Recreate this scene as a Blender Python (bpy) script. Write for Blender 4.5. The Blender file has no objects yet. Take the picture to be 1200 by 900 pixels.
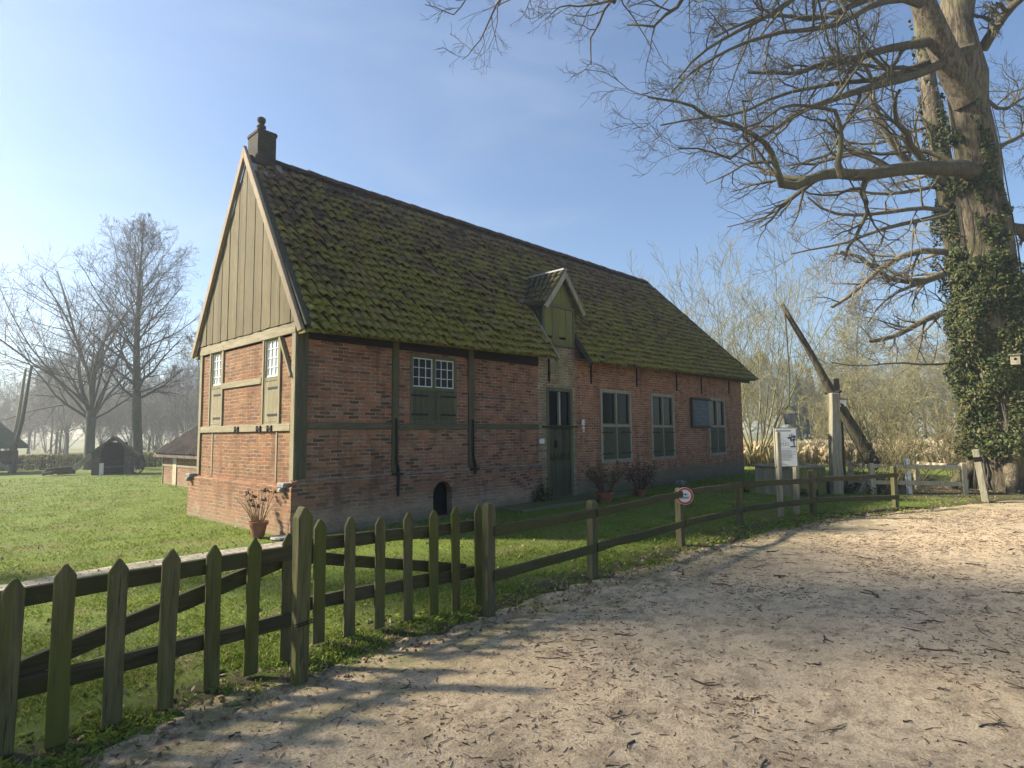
import bpy, bmesh, math, random
import numpy as np
from mathutils import Vector, Matrix
SC = bpy.context.scene
COL = SC.collection
R = math.radians
rng = np.random.default_rng(7)
random.seed(7)

# ------------------------------------------------------------------ camera
EYE = np.array([-4.5221, -8.8097, 1.6])
YAW, PITCH, ROLL, FPX = 0.7456, 0.0844, -0.0094, 692.66
FW = np.array([math.cos(YAW)*math.cos(PITCH), math.sin(YAW)*math.cos(PITCH), math.sin(PITCH)])
RT = np.array([math.sin(YAW), -math.cos(YAW), 0.0]); UP = np.cross(RT, FW)
RT, UP = math.cos(ROLL)*RT+math.sin(ROLL)*UP, -math.sin(ROLL)*RT+math.cos(ROLL)*UP
cd = bpy.data.cameras.new('camera'); cam = bpy.data.objects.new('camera', cd); COL.objects.link(cam)
cd.sensor_width = 36; cd.lens = FPX/1200*36; cd.clip_start = 0.05; cd.clip_end = 3000
cam.matrix_world = Matrix(((RT[0], UP[0], -FW[0], EYE[0]), (RT[1], UP[1], -FW[1], EYE[1]), (RT[2], UP[2], -FW[2], EYE[2]), (0, 0, 0, 1)))
SC.camera = cam

# ------------------------------------------------------------------ sky, sun, exposure
SUN_AZ = np.array([-0.60, 0.80]); SUN_EL = R(35)
w = bpy.data.worlds.new('World'); SC.world = w; w.use_nodes = True
nt = w.node_tree; nt.nodes.clear()
sky = nt.nodes.new('ShaderNodeTexSky'); sky.sky_type = 'NISHITA'; sky.sun_disc = False
sky.sun_elevation = SUN_EL; sky.sun_rotation = math.atan2(SUN_AZ[0], SUN_AZ[1])
sky.air_density = 1.0; sky.dust_density = 0.5; sky.ozone_density = 3.2; sky.altitude = 0
bg = nt.nodes.new('ShaderNodeBackground'); bg.inputs['Strength'].default_value = 0.059
wo = nt.nodes.new('ShaderNodeOutputWorld')
tc = nt.nodes.new('ShaderNodeTexCoord'); mpn = nt.nodes.new('ShaderNodeMapping'); mpn.inputs['Scale'].default_value = (1.2, 1.2, 3.6); mpn.inputs['Rotation'].default_value = (0, .25, .6)
cn = nt.nodes.new('ShaderNodeTexNoise'); cn.inputs['Scale'].default_value = 1.7; cn.inputs['Detail'].default_value = 5; cn.inputs['Roughness'].default_value = .52; cn.inputs['Distortion'].default_value = .5
cr = nt.nodes.new('ShaderNodeMapRange'); cr.interpolation_type = 'SMOOTHSTEP'; cr.inputs[1].default_value = .46; cr.inputs[2].default_value = .78; cr.inputs[4].default_value = .24
cm = nt.nodes.new('ShaderNodeMix'); cm.data_type = 'RGBA'; cm.inputs['B'].default_value = (4.3, 4.6, 5.0, 1)     # thin high cloud
nt.links.new(tc.outputs['Generated'], mpn.inputs[0]); nt.links.new(mpn.outputs[0], cn.inputs['Vector']); nt.links.new(cn.outputs[0], cr.inputs[0]); nt.links.new(cr.outputs[0], cm.inputs['Factor'])
nt.links.new(sky.outputs[0], cm.inputs['A']); nt.links.new(cm.outputs['Result'], bg.inputs[0]); nt.links.new(bg.outputs[0], wo.inputs[0])
sl = bpy.data.lights.new('sun', 'SUN'); sl.energy = 4.4; sl.angle = R(3.0); sl.color = (1, .90, .74)
so = bpy.data.objects.new('sun', sl); COL.objects.link(so)
sd = Vector((SUN_AZ[0]*math.cos(SUN_EL), SUN_AZ[1]*math.cos(SUN_EL), math.sin(SUN_EL)))
so.rotation_euler = sd.to_track_quat('Z', 'Y').to_euler(); so.location = (-10, 20, 20)
vs = SC.view_settings
vs.view_transform = 'Standard'; vs.look = 'None'; vs.gamma = 1; vs.use_curve_mapping = False; vs.exposure = 1.75
SC.render.engine = 'CYCLES'
cy = SC.cycles
cy.use_denoising = True; cy.max_bounces = 6; cy.diffuse_bounces = 3; cy.glossy_bounces = 3
cy.transmission_bounces = 4; cy.transparent_max_bounces = 8; cy.volume_bounces = 0
cy.use_adaptive_sampling = True; cy.adaptive_threshold = 0.01
HAZE_DENSITY = 0.0034

# ------------------------------------------------------------------ pixel helpers (photo pixels, 1200 x 900)
def ray(x, y): return FW+(x-600)/FPX*RT-(y-450)/FPX*UP
def gnd(x, y, z=0.0):
    d = ray(x, y); return EYE+(z-EYE[2])/d[2]*d
def dep(x, y, D): return EYE+ray(x, y)*D          # a point at depth D along the view axis

# ------------------------------------------------------------------ objects
def link(o, parent=None):
    COL.objects.link(o)
    if parent is not None: o.parent = parent
    return o
def tag(o, label=None, cat=None, group=None, kind=None):
    if label: o['label'] = label
    if cat: o['category'] = cat
    if group: o['group'] = group
    if kind: o['kind'] = kind
    return o
def thing(name, loc, label, cat, group=None, rz=0.0):
    o = bpy.data.objects.new(name, None); COL.objects.link(o)
    o.location = loc; o.rotation_euler = (0, 0, rz); o.empty_display_size = .2
    return tag(o, label, cat, group)
def rootpos(p):
    v = np.zeros(3)
    while p is not None:
        v = v+np.array(p.location); p = p.parent
    return v

class MB:
    """collects faces in world coordinates; build() links them as one mesh object"""
    def __init__(s): s.v = []; s.f = []; s.m = []; s.n = 0; s.mi = 0
    def add(s, vs_, fs):
        vs_ = np.asarray(vs_, float); s.v.append(vs_)
        for f in fs: s.f.append(tuple(int(i)+s.n for i in f)); s.m.append(s.mi)
        s.n += len(vs_)
    def box(s, lo, hi):
        x0, y0, z0 = lo; x1, y1, z1 = hi
        s.add([(x0,y0,z0),(x1,y0,z0),(x1,y1,z0),(x0,y1,z0),(x0,y0,z1),(x1,y0,z1),(x1,y1,z1),(x0,y1,z1)],
              [(0,3,2,1),(4,5,6,7),(0,1,5,4),(1,2,6,5),(2,3,7,6),(3,0,4,7)])
    def obox(s, c, u, v, w_, hu, hv, hw):
        """box at c with unit axes u,v,w and half sizes"""
        c, u, v, w_ = [np.asarray(a, float) for a in (c, u, v, w_)]
        P = [c+a*hu*u+b*hv*v+d*hw*w_ for d in (-1,1) for b in (-1,1) for a in (-1,1)]
        s.add(P, [(0,2,3,1),(4,5,7,6),(0,1,5,4),(1,3,7,5),(3,2,6,7),(2,0,4,6)])
    def bar(s, p, q, wd, ht, up=(0,0,1), wd2=None, ht2=None, segs=1, wob=0.0):
        p, q = np.asarray(p, float), np.asarray(q, float); t = q-p; L = np.linalg.norm(t); t = t/L
        a = np.cross(np.asarray(up, float), t); a /= np.linalg.norm(a); b = np.cross(t, a)
        wd2 = wd if wd2 is None else wd2; ht2 = ht if ht2 is None else ht2
        P = []
        for i in range(segs+1):
            k = i/segs; c = p+(q-p)*k
            if wob and 0 < i < segs: c = c+a*rng.normal()*wob+b*rng.normal()*wob
            W = wd+(wd2-wd)*k; H = ht+(ht2-ht)*k
            if wob: W *= 1+rng.normal()*.04; H *= 1+rng.normal()*.04
            P += [c-a*W/2-b*H/2, c+a*W/2-b*H/2, c+a*W/2+b*H/2, c-a*W/2+b*H/2]
        F = [(0,3,2,1)]
        for i in range(segs):
            o = 4*i
            for j in range(4): F.append((o+j, o+(j+1)%4, o+4+(j+1)%4, o+4+j))
        o = 4*segs; F.append((o, o+1, o+2, o+3)); s.add(P, F)
    def prism(s, poly, axis, d0, d1):
        """polygon extruded along axis; poly is in the two other axes, in x,y,z order"""
        def P(a, b, d): return (d,a,b) if axis == 0 else (a,d,b) if axis == 1 else (a,b,d)
        n = len(poly); V = [P(a,b,d0) for a,b in poly]+[P(a,b,d1) for a,b in poly]
        ar = sum(poly[i][0]*poly[(i+1)%n][1]-poly[(i+1)%n][0]*poly[i][1] for i in range(n))
        F = [tuple(range(n))[::-1], tuple(range(n,2*n))]+[(i,(i+1)%n,n+(i+1)%n,n+i) for i in range(n)]
        flip = (ar < 0) ^ (axis == 1) ^ (d1 < d0)
        if flip: F = [f[::-1] for f in F]
        s.add(V, F)
    def tube(s, pts, rad, sides=8, cap=True):
        pts = np.asarray(pts, float); n = len(pts); rad = np.broadcast_to(np.asarray(rad, float), (n,))
        V, F = tubes(pts[None], rad[None], sides)
        s.add(V, F)
        if cap:
            s.f.append(tuple(s.n-n*sides+i for i in range(sides))[::-1]); s.m.append(s.mi)
            s.f.append(tuple(s.n-sides+i for i in range(sides))); s.m.append(s.mi)
    def lathe(s, c, prof, n=20):
        c = np.asarray(c, float); V = []; k = len(prof)
        for r, z in prof:
            for i in range(n):
                a = 2*math.pi*i/n; V.append(c+np.array([r*math.cos(a), r*math.sin(a), z]))
        F = [(j*n+i, j*n+(i+1)%n, (j+1)*n+(i+1)%n, (j+1)*n+i) for j in range(k-1) for i in range(n)]
        F += [tuple(range(n))[::-1], tuple((k-1)*n+i for i in range(n))]
        s.add(V, F)
    def build(s, name, mats, parent=None, bevel=0, smooth=False, label=None):
        org = rootpos(parent)
        V = np.concatenate(s.v)-org
        me = bpy.data.meshes.new(name); me.from_pydata(V.tolist(), [], s.f)
        if not isinstance(mats, (list, tuple)): mats = [mats]
        for m in mats: me.materials.append(m)
        if len(mats) > 1: me.polygons.foreach_set('material_index', s.m)
        if bevel:
            bm = bmesh.new(); bm.from_mesh(me)
            bmesh.ops.bevel(bm, geom=bm.edges[:], offset=bevel, segments=1, affect='EDGES', clamp_overlap=True)
            bm.to_mesh(me); bm.free()
        if smooth: me.polygons.foreach_set('use_smooth', [True]*len(me.polygons))
        me.update()
        o = bpy.data.objects.new(name, me); link(o, parent)
        if label: o['label'] = label
        return o

def tubes(P, RR, sides):
    """P (N,n,3) polylines with radii (N,n) -> verts, quads"""
    N, n, _ = P.shape
    T = np.empty_like(P); T[:,1:-1] = P[:,2:]-P[:,:-2]; T[:,0] = P[:,1]-P[:,0]; T[:,-1] = P[:,-1]-P[:,-2]
    T /= np.linalg.norm(T, axis=2, keepdims=True)+1e-12
    ref = np.zeros_like(T); m = np.abs(T[:,:1,2:3]) > .8
    ref[...] = np.where(m, np.array([1.,0,0]), np.array([0,0,1.]))
    A = np.cross(ref, T); A /= np.linalg.norm(A, axis=2, keepdims=True)+1e-12
    B = np.cross(T, A)
    a = np.arange(sides)*2*np.pi/sides
    V = P[:,:,None,:]+RR[:,:,None,None]*(np.cos(a)[None,None,:,None]*A[:,:,None,:]+np.sin(a)[None,None,:,None]*B[:,:,None,:])
    base = (np.arange(N)*n*sides)[:,None,None]+(np.arange(n-1)*sides)[None,:,None]
    i = np.arange(sides)[None,None,:]; j = (i+1) % sides
    F = np.stack([base+i, base+j, base+sides+j, base+sides+i], -1).reshape(-1,4)
    return V.reshape(-1,3), F

def fast_mesh(name, V, F, mats, parent=None, smooth=False, attrs=None, mi=None, link_it=True, org=None):
    """V (n,3), F (m,k) all the same k"""
    V = np.asarray(V, np.float64); F = np.asarray(F, np.int32); k = F.shape[1]
    V = V-(rootpos(parent) if org is None else org)
    me = bpy.data.meshes.new(name)
    me.vertices.add(len(V)); me.vertices.foreach_set('co', V.astype(np.float32).ravel())
    me.loops.add(F.size); me.loops.foreach_set('vertex_index', F.ravel())
    me.polygons.add(len(F)); me.polygons.foreach_set('loop_start', np.arange(0, F.size, k, dtype=np.int32))
    me.polygons.foreach_set('loop_total', np.full(len(F), k, np.int32))
    for m in (mats if isinstance(mats, (list, tuple)) else [mats]): me.materials.append(m)
    if mi is not None: me.polygons.foreach_set('material_index', np.asarray(mi, np.int32))
    if smooth: me.polygons.foreach_set('use_smooth', np.ones(len(F), bool))
    for an, (dom, data) in (attrs or {}).items():
        at = me.attributes.new(an, 'FLOAT', dom); at.data.foreach_set('value', np.asarray(data, np.float32))
    me.update(calc_edges=True); me.validate()
    o = bpy.data.objects.new(name, me)
    if link_it: link(o, parent)
    return o

# ------------------------------------------------------------------ materials
class NT:
    def __init__(s, name):
        s.m = bpy.data.materials.new(name); s.m.use_nodes = True; s.t = s.m.node_tree; s.t.nodes.clear()
        s.out = s.n('ShaderNodeOutputMaterial'); s.b = s.n('ShaderNodeBsdfPrincipled')
        s.l(s.b.outputs[0], s.out.inputs[0]); s.b.inputs['Roughness'].default_value = .85
        s.b.inputs['Specular IOR Level'].default_value = .3
    def n(s, t, **kw):
        o = s.t.nodes.new(t)
        for k, v in kw.items(): setattr(o, k, v)
        return o
    def l(s, a, b): s.t.links.new(a, b)
    def put(s, sock, v):
        if hasattr(v, 'links') or hasattr(v, 'is_linked'): s.l(v, sock)
        elif isinstance(v, (tuple, list)) and len(v) == 3 and sock.type == 'RGBA': sock.default_value = (*v, 1)
        else: sock.default_value = v
    def obj(s): return s.n('ShaderNodeTexCoord').outputs['Object']
    def world(s): return s.n('ShaderNodeNewGeometry').outputs['Position']
    def mapp(s, v, scale=(1,1,1), loc=(0,0,0)):
        o = s.n('ShaderNodeMapping'); s.l(v, o.inputs[0]); o.inputs['Scale'].default_value = scale; o.inputs['Location'].default_value = loc
        return o.outputs[0]
    def noise(s, v, scale, detail=4, rough=.55, dist=0.0):
        o = s.n('ShaderNodeTexNoise'); s.l(v, o.inputs['Vector']); o.inputs['Scale'].default_value = scale
        o.inputs['Detail'].default_value = detail; o.inputs['Roughness'].default_value = rough; o.inputs['Distortion'].default_value = dist
        return o.outputs[0]
    def voro(s, v, scale, feat='F1', out=0):
        o = s.n('ShaderNodeTexVoronoi', feature=feat); s.l(v, o.inputs['Vector']); o.inputs['Scale'].default_value = scale
        return o.outputs[out]
    def ramp(s, f, stops, interp='LINEAR'):
        o = s.n('ShaderNodeValToRGB'); s.l(f, o.inputs[0]); cr = o.color_ramp; cr.interpolation = interp
        while len(cr.elements) < len(stops): cr.elements.new(.5)
        for e, (p, c) in zip(cr.elements, stops):
            e.position = p; e.color = (*c, 1) if isinstance(c, (tuple, list)) else (c, c, c, 1)
        return o.outputs[0]
    def mr(s, f, a, b, c=0.0, d=1.0):
        o = s.n('ShaderNodeMapRange', interpolation_type='SMOOTHSTEP'); s.l(f, o.inputs[0])
        for i, v in enumerate((a, b, c, d)): o.inputs[i+1].default_value = v
        return o.outputs[0]
    def mix(s, f, a, b, mode='MIX'):
        o = s.n('ShaderNodeMix', data_type='RGBA', blend_type=mode)
        s.put(o.inputs['Factor'], f); s.put(o.inputs['A'], a); s.put(o.inputs['B'], b)
        return o.outputs['Result']
    def math(s, op, a, b=0.0):
        o = s.n('ShaderNodeMath', operation=op); s.put(o.inputs[0], a); s.put(o.inputs[1], b); return o.outputs[0]
    def sep(s, v):
        o = s.n('ShaderNodeSeparateXYZ'); s.l(v, o.inputs[0]); return o.outputs
    def attr(s, name):
        return s.n('ShaderNodeAttribute', attribute_name=name).outputs['Fac']
    def island(s): return s.n('ShaderNodeNewGeometry').outputs['Random Per Island']
    def bump(s, h, strength=.5, dist=.01):
        o = s.n('ShaderNodeBump'); s.l(h, o.inputs['Height']); o.inputs['Strength'].default_value = strength; o.inputs['Distance'].default_value = dist
        s.l(o.outputs[0], s.b.inputs['Normal'])
    def col(s, c): s.put(s.b.inputs['Base Color'], c)
    def rough(s, v): s.put(s.b.inputs['Roughness'], v)

def brick_mat(name, cols, mortar, moss=None, band=None, bright=None):
    """cols: ramp colours for the bricks; band: (z0, z1, colour) washed band low on the wall"""
    k = NT(name); P = k.world()
    x, y, z = k.sep(P)
    wob = k.noise(P, 1.3, 2); wob2 = k.noise(P, 7.0, 2)
    u = k.math('ADD', x, y)
    u = k.math('ADD', u, k.math('MULTIPLY', wob2, .06))
    zz = k.math('ADD', z, k.math('ADD', k.math('MULTIPLY', wob, .05), k.math('MULTIPLY', wob2, .026)))
    cx = k.n('ShaderNodeCombineXYZ'); k.l(u, cx.inputs[0]); k.l(zz, cx.inputs[1])
    b = k.n('ShaderNodeTexBrick'); k.l(cx.outputs[0], b.inputs['Vector'])
    b.offset = .5; b.squash = 1.0
    b.inputs['Color1'].default_value = (0,0,0,1); b.inputs['Color2'].default_value = (1,1,1,1); b.inputs['Mortar'].default_value = (.5,.5,.5,1)
    b.inputs['Scale'].default_value = 1.0; b.inputs['Mortar Size'].default_value = .0095; b.inputs['Mortar Smooth'].default_value = .25
    b.inputs['Bias'].default_value = 0.0; b.inputs['Brick Width'].default_value = .215; b.inputs['Row Height'].default_value = .064
    n = len(cols)
    c = k.ramp(b.outputs['Color'], [((i+.5)/n, q) for i, q in enumerate(cols)])
    big = k.noise(P, .9, 4, .6)
    c = k.mix(k.mr(big, .35, .7, 0, .45), c, cols[-1])
    fine = k.noise(P, 34, 5, .75); pit = k.noise(k.mapp(P, (9, 9, 26)), 1.0, 4, .7)
    c = k.mix(.7, c, k.ramp(fine, [(.28, .3), (.7, 1.0)]), 'MULTIPLY'); c = k.mix(k.mr(pit, .58, .66, 0, .7), c, tuple(q*.35 for q in cols[0]))
    mo = k.mix(k.mr(k.noise(P, 5, 3), .35, .65), mortar, tuple(q*.55 for q in mortar))
    c = k.mix(b.outputs['Fac'], c, mo)
    stn = k.mr(k.noise(k.mapp(P, (2.2, 2.2, .55)), 1.0, 5, .7), .50, .68, 0, .55); c = k.mix(stn, c, tuple(q*.55 for q in cols[0]))
    # efflorescence and lime splashes
    ef = k.mr(k.noise(P, 2.6, 6, .7), .60, .72, 0, .5)
    c = k.mix(ef, c, (.36, .32, .27))
    if band:
        for (z0, z1, bc, amt) in band:
            f = k.math('MULTIPLY', k.mr(k.math('ADD', z, k.math('MULTIPLY', k.noise(P, 2.2, 5, .65), .5)), z1+.25, z0+.25), k.mr(k.noise(P, 9, 4, .7), .25, .6, .45, 1.0))
            c = k.mix(k.math('MULTIPLY', f, amt), c, bc)
    if moss:
        f = k.math('MULTIPLY', k.mr(k.noise(P, 1.7, 5, .7), .44, .66), moss[1])
        c = k.mix(f, c, moss[0])
    k.col(c); k.rough(.92)
    h = k.math('ADD', k.math('MULTIPLY', b.outputs['Fac'], -1.0), k.math('MULTIPLY', fine, .45))
    k.bump(h, .9, .008)
    return k.m

def wood_mat(name, c1, c2, moss=None, axis=2, scale=1.0, rough=.85):
    """weathered timber: grain along axis, each board its own shade; moss = (colour, amount)"""
    k = NT(name); P = k.world()
    sc = [14*scale]*3; sc[axis] = 1.1*scale
    g = k.noise(k.mapp(P, tuple(sc)), 1.6, 6, .65, .6)
    fine = k.noise(k.mapp(P, tuple(q*3.5 for q in sc)), 1.6, 3, .6)
    c = k.mix(k.mr(g, .3, .7), c1, c2)
    isl = k.island()
    c = k.mix(.75, c, k.ramp(isl, [(0, .55), (.5, .85), (1, 1.0)]), 'MULTIPLY')
    c = k.mix(.5, c, k.ramp(fine, [(.3, .4), (.6, 1.0)]), 'MULTIPLY')
    crk = k.mr(k.noise(k.mapp(P, tuple(q*(1.2 if i == axis else 2.4) for i, q in enumerate(sc))), 1.5, 3, .6), .62, .68, 0, .8); c = k.mix(crk, c, tuple(q*.22 for q in c1))
    spot = k.mr(k.noise(P, 11, 5, .75), .66, .72, 0, .45); c = k.mix(spot, c, tuple(min(.6, q*1.7) for q in c2))
    if moss:
        f = k.math('MULTIPLY', k.mr(k.noise(k.mapp(P, tuple(.35*q if i == axis else .22*q for i, q in enumerate(sc))), 1.4, 5, .65), .40, .62), moss[1])
        c = k.mix(f, c, moss[0])
    k.col(c); k.rough(rough)
    k.bump(k.math('ADD', g, k.math('MULTIPLY', fine, .5)), .6, .006)
    return k.m

def plain(name, c, rough=.6, metal=0.0, var=.25, scale=30, spec=.3):
    k = NT(name); n = k.noise(k.world(), scale, 4, .65)
    k.col(k.mix(k.mr(n, .3, .75), tuple(q*(1-var) for q in c), c)); k.rough(rough); k.b.inputs['Metallic'].default_value = metal
    k.b.inputs['Specular IOR Level'].default_value = spec
    return k.m

def bark_mat(name, c1, c2, moss=None, sc=1.0):
    k = NT(name); P = k.obj()
    g = k.noise(k.mapp(P, (7*sc, 7*sc, 1.3*sc)), 2.2, 6, .68, .8)
    f = k.noise(P, 28*sc, 4, .7)
    c = k.mix(k.mr(g, .40, .60), c1, c2)
    c = k.mix(.7, c, k.ramp(f, [(.3, .5), (.7, 1.0)]), 'MULTIPLY')
    if moss: c = k.mix(k.math('MULTIPLY', k.mr(k.noise(P, 1.1*sc, 5, .7), .45, .62), moss[1]), c, moss[0])
    k.col(c); k.rough(.9); k.bump(k.math('ADD', g, k.math('MULTIPLY', f, .4)), 1.0, .05)
    return k.m

def leaf_mat(name, cols, rough=.5, trans=0.0, spec=.4):
    k = NT(name); c = k.ramp(k.island(), [((i+.5)/len(cols), q) for i, q in enumerate(cols)])
    k.col(c); k.rough(rough); k.b.inputs['Specular IOR Level'].default_value = spec
    if trans:
        t = k.n('ShaderNodeBsdfTranslucent'); k.l(c, t.inputs[0]); mx = k.n('ShaderNodeMixShader'); mx.inputs[0].default_value = trans
        k.l(k.b.outputs[0], mx.inputs[1]); k.l(t.outputs[0], mx.inputs[2]); k.l(mx.outputs[0], k.out.inputs[0])
    return k.m

M = {}
RED = [(.13,.06,.038), (.40,.145,.072), (.50,.195,.095), (.32,.16,.10), (.44,.235,.14), (.20,.10,.06)]
M['brick_frame'] = brick_mat('brick_timber_frame', RED, (.33,.265,.19))
M['brick_plinth'] = brick_mat('brick_plinth', [(.13,.065,.045), (.34,.14,.08), (.42,.19,.11), (.26,.14,.09)], (.30,.245,.17),
                              band=[(.22, .62, (.44,.36,.26), .5), (.02, .32, (.085,.09,.055), .7)])
M['brick_gable'] = brick_mat('brick_gable', [(.19,.085,.042), (.33,.14,.06), (.29,.11,.045), (.24,.135,.07), (.36,.185,.08), (.16,.08,.048)], (.31,.22,.13),
                             band=[(.0, .9, (.34,.25,.17), .35), (.0, .22, (.19,.18,.10), .6)])
M['brick_red'] = brick_mat('brick_red_front', [(.20,.085,.05), (.48,.18,.085), (.54,.215,.10), (.34,.16,.09), (.48,.255,.145), (.40,.145,.07)], (.44,.35,.24),
                           band=[(.42, .62, (.15,.15,.11), .9), (.0, .3, (.09,.10,.055), .6)])
M['brick_yellow'] = brick_mat('brick_yellow_bay', [(.28,.21,.12), (.42,.32,.17), (.46,.36,.21), (.34,.24,.15), (.30,.17,.11)], (.44,.40,.29), moss=((.15,.16,.055), .7))
M['timber'] = wood_mat('timber_mossy', (.075,.064,.042), (.135,.118,.076), ((.085,.09,.04), .5))
M['timber_pale'] = wood_mat('timber_pale', (.22,.185,.115), (.33,.28,.185), ((.18,.17,.085), .5))
M['boards'] = wood_mat('gable_boards', (.13,.106,.054), (.20,.16,.086), ((.12,.108,.045), .4))
M['barge'] = wood_mat('bargeboard_wood', (.27,.205,.14), (.40,.31,.22), ((.22,.18,.11), .4))
M['frame_pale'] = wood_mat('window_frame_pale', (.30,.28,.225), (.42,.39,.32), ((.22,.22,.13), .35))
M['frame_dark'] = wood_mat('window_frame_dark', (.11,.104,.068), (.16,.155,.10), ((.10,.11,.045), .6))
M['shutter'] = wood_mat('shutter_wood', (.075,.074,.046), (.13,.125,.078), ((.09,.098,.04), .5))
M['door_wood'] = wood_mat('door_wood', (.055,.050,.034), (.12,.108,.072), ((.085,.09,.038), .6), scale=1.3)
M['hatch'] = wood_mat('hatch_wood', (.13,.126,.058), (.19,.18,.075), ((.155,.165,.042), .95))
M['fence'] = wood_mat('fence_wood', (.085,.076,.032), (.15,.135,.06), ((.085,.096,.012), .8), scale=1.2)
M['rail'] = wood_mat('rail_wood', (.045,.04,.02), (.09,.08,.04), ((.056,.06,.012), .6), axis=0, scale=1.2)
M['oldwood'] = wood_mat('grey_wood', (.22,.20,.15), (.36,.33,.25), ((.17,.18,.08), .5))
M['darkwood'] = wood_mat('dark_wood', (.05,.045,.032), (.10,.09,.065), ((.06,.07,.03), .5))
M['cleanwood'] = wood_mat('pale_new_wood', (.38,.33,.22), (.50,.44,.31))
M['iron'] = plain('iron', (.02,.02,.02), .6, .3)
M['white'] = plain('white_paint', (.72,.72,.68), .5, var=.12)
M['lead'] = plain('lead_flashing', (.30,.31,.32), .55, .2)
M['terracotta'] = plain('terracotta', (.30,.135,.075), .8, var=.4, scale=12)
M['soil'] = plain('soil', (.06,.045,.03), .95)
M['stone'] = plain('grey_stone', (.30,.29,.27), .85, var=.5, scale=8)
M['chim'] = brick_mat('brick_chimney', [(.045,.036,.028), (.07,.055,.042), (.055,.042,.032)], (.075,.066,.052), moss=((.05,.056,.022), .5))
M['black'] = plain('black_void', (.004,.004,.004), .95)
M['galv'] = plain('galvanised', (.22,.24,.25), .45, .5, var=.4, scale=14)
M['blueboard'] = plain('faded_blue_board', (.085,.12,.145), .6, var=.45, scale=6)
k = NT('glass_dark'); k.col((.012,.014,.016)); k.rough(.12); k.b.inputs['Specular IOR Level'].default_value = .12; M['glass'] = k.m
k = NT('glass_sky_glare'); k.col((.55,.58,.60)); k.rough(.12); k.b.inputs['Specular IOR Level'].default_value = .7; M['glass_sky_glare'] = k.m  # pale base colour stands in for sky reflected in the gable panes

# roof tiles: brown clay, mossy towards the eaves
k = NT('mossy_pantile'); P = k.world(); z = k.sep(P)[2]; isl = k.attr('rnd')
clay = k.ramp(isl, [(0, (.07,.055,.036)), (.35, (.13,.093,.058)), (.7, (.20,.132,.078)), (1, (.16,.13,.088))])
clay = k.mix(.6, clay, k.ramp(k.noise(P, 30, 4, .7), [(.3, .4), (.7, 1.0)]), 'MULTIPLY')
mz = k.math('ADD', k.math('MULTIPLY', k.mr(z, 3.2, 7.2), -.24), k.math('ADD', k.noise(P, 1.1, 6, .68), k.math('MULTIPLY', k.noise(P, 17, 4, .7), .42)))
mz = k.math('ADD', mz, k.math('MULTIPLY', k.math('FRACT', k.math('MULTIPLY', isl, 7.3)), .22))
mossc = k.ramp(k.noise(P, 13, 4, .7), [(.3, (.095,.095,.018)), (.5, (.18,.178,.030)), (.75, (.27,.26,.055))])
mossc = k.mix(k.mr(k.noise(P, 1.9, 4, .6), .40, .62, 0, .5), mossc, (.20,.165,.07))
c = k.mix(k.mr(mz, .50, .84), clay, mossc)
lich = k.mr(k.noise(P, 8.5, 4, .65), .69, .73, 0, .8)
c = k.mix(lich, c, (.34,.33,.28)); k.col(c); k.rough(.93)
k.bump(k.noise(P, 45, 4, .7), .7, .012); M['tile'] = k.m
M['moss'] = leaf_mat('moss_clumps', [(.10,.105,.015), (.17,.18,.025), (.26,.26,.045), (.14,.135,.03)], .95, spec=.1)
k = NT('old_thatch'); P = k.world(); k.col(k.mix(k.mr(k.noise(P, 3, 5, .7), .4, .62), (.13,.12,.09), (.10,.115,.045))); k.rough(.95); k.bump(k.noise(P, 30, 4), .8, .03); M['thatch'] = k.m

# ------------------------------------------------------------------ value noise for geometry
def vnoise(x, y, seed=0):
    x = np.asarray(x, float); y = np.asarray(y, float)
    xi = np.floor(x).astype(np.int64); yi = np.floor(y).astype(np.int64); fx = x-xi; fy = y-yi
    fx = fx*fx*(3-2*fx); fy = fy*fy*(3-2*fy)
    def h(a, b):
        n = (a*374761393+b*668265263+seed*982451653) & 0xffffffff
        n = ((n ^ (n >> 13))*1274126177) & 0xffffffff
        return ((n ^ (n >> 16)) & 0xffff)/65535.0
    return (h(xi,yi)*(1-fx)+h(xi+1,yi)*fx)*(1-fy)+(h(xi,yi+1)*(1-fx)+h(xi+1,yi+1)*fx)*fy
def fbm(x, y, seed=0, o=4):
    s = 0; a = .5
    for i in range(o): s = s+a*vnoise(x*2**i, y*2**i, seed+i); a *= .5
    return s
def sstep(a, b, x):
    t = np.clip((x-a)/(b-a), 0, 1); return t*t*(3-2*t)

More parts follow.
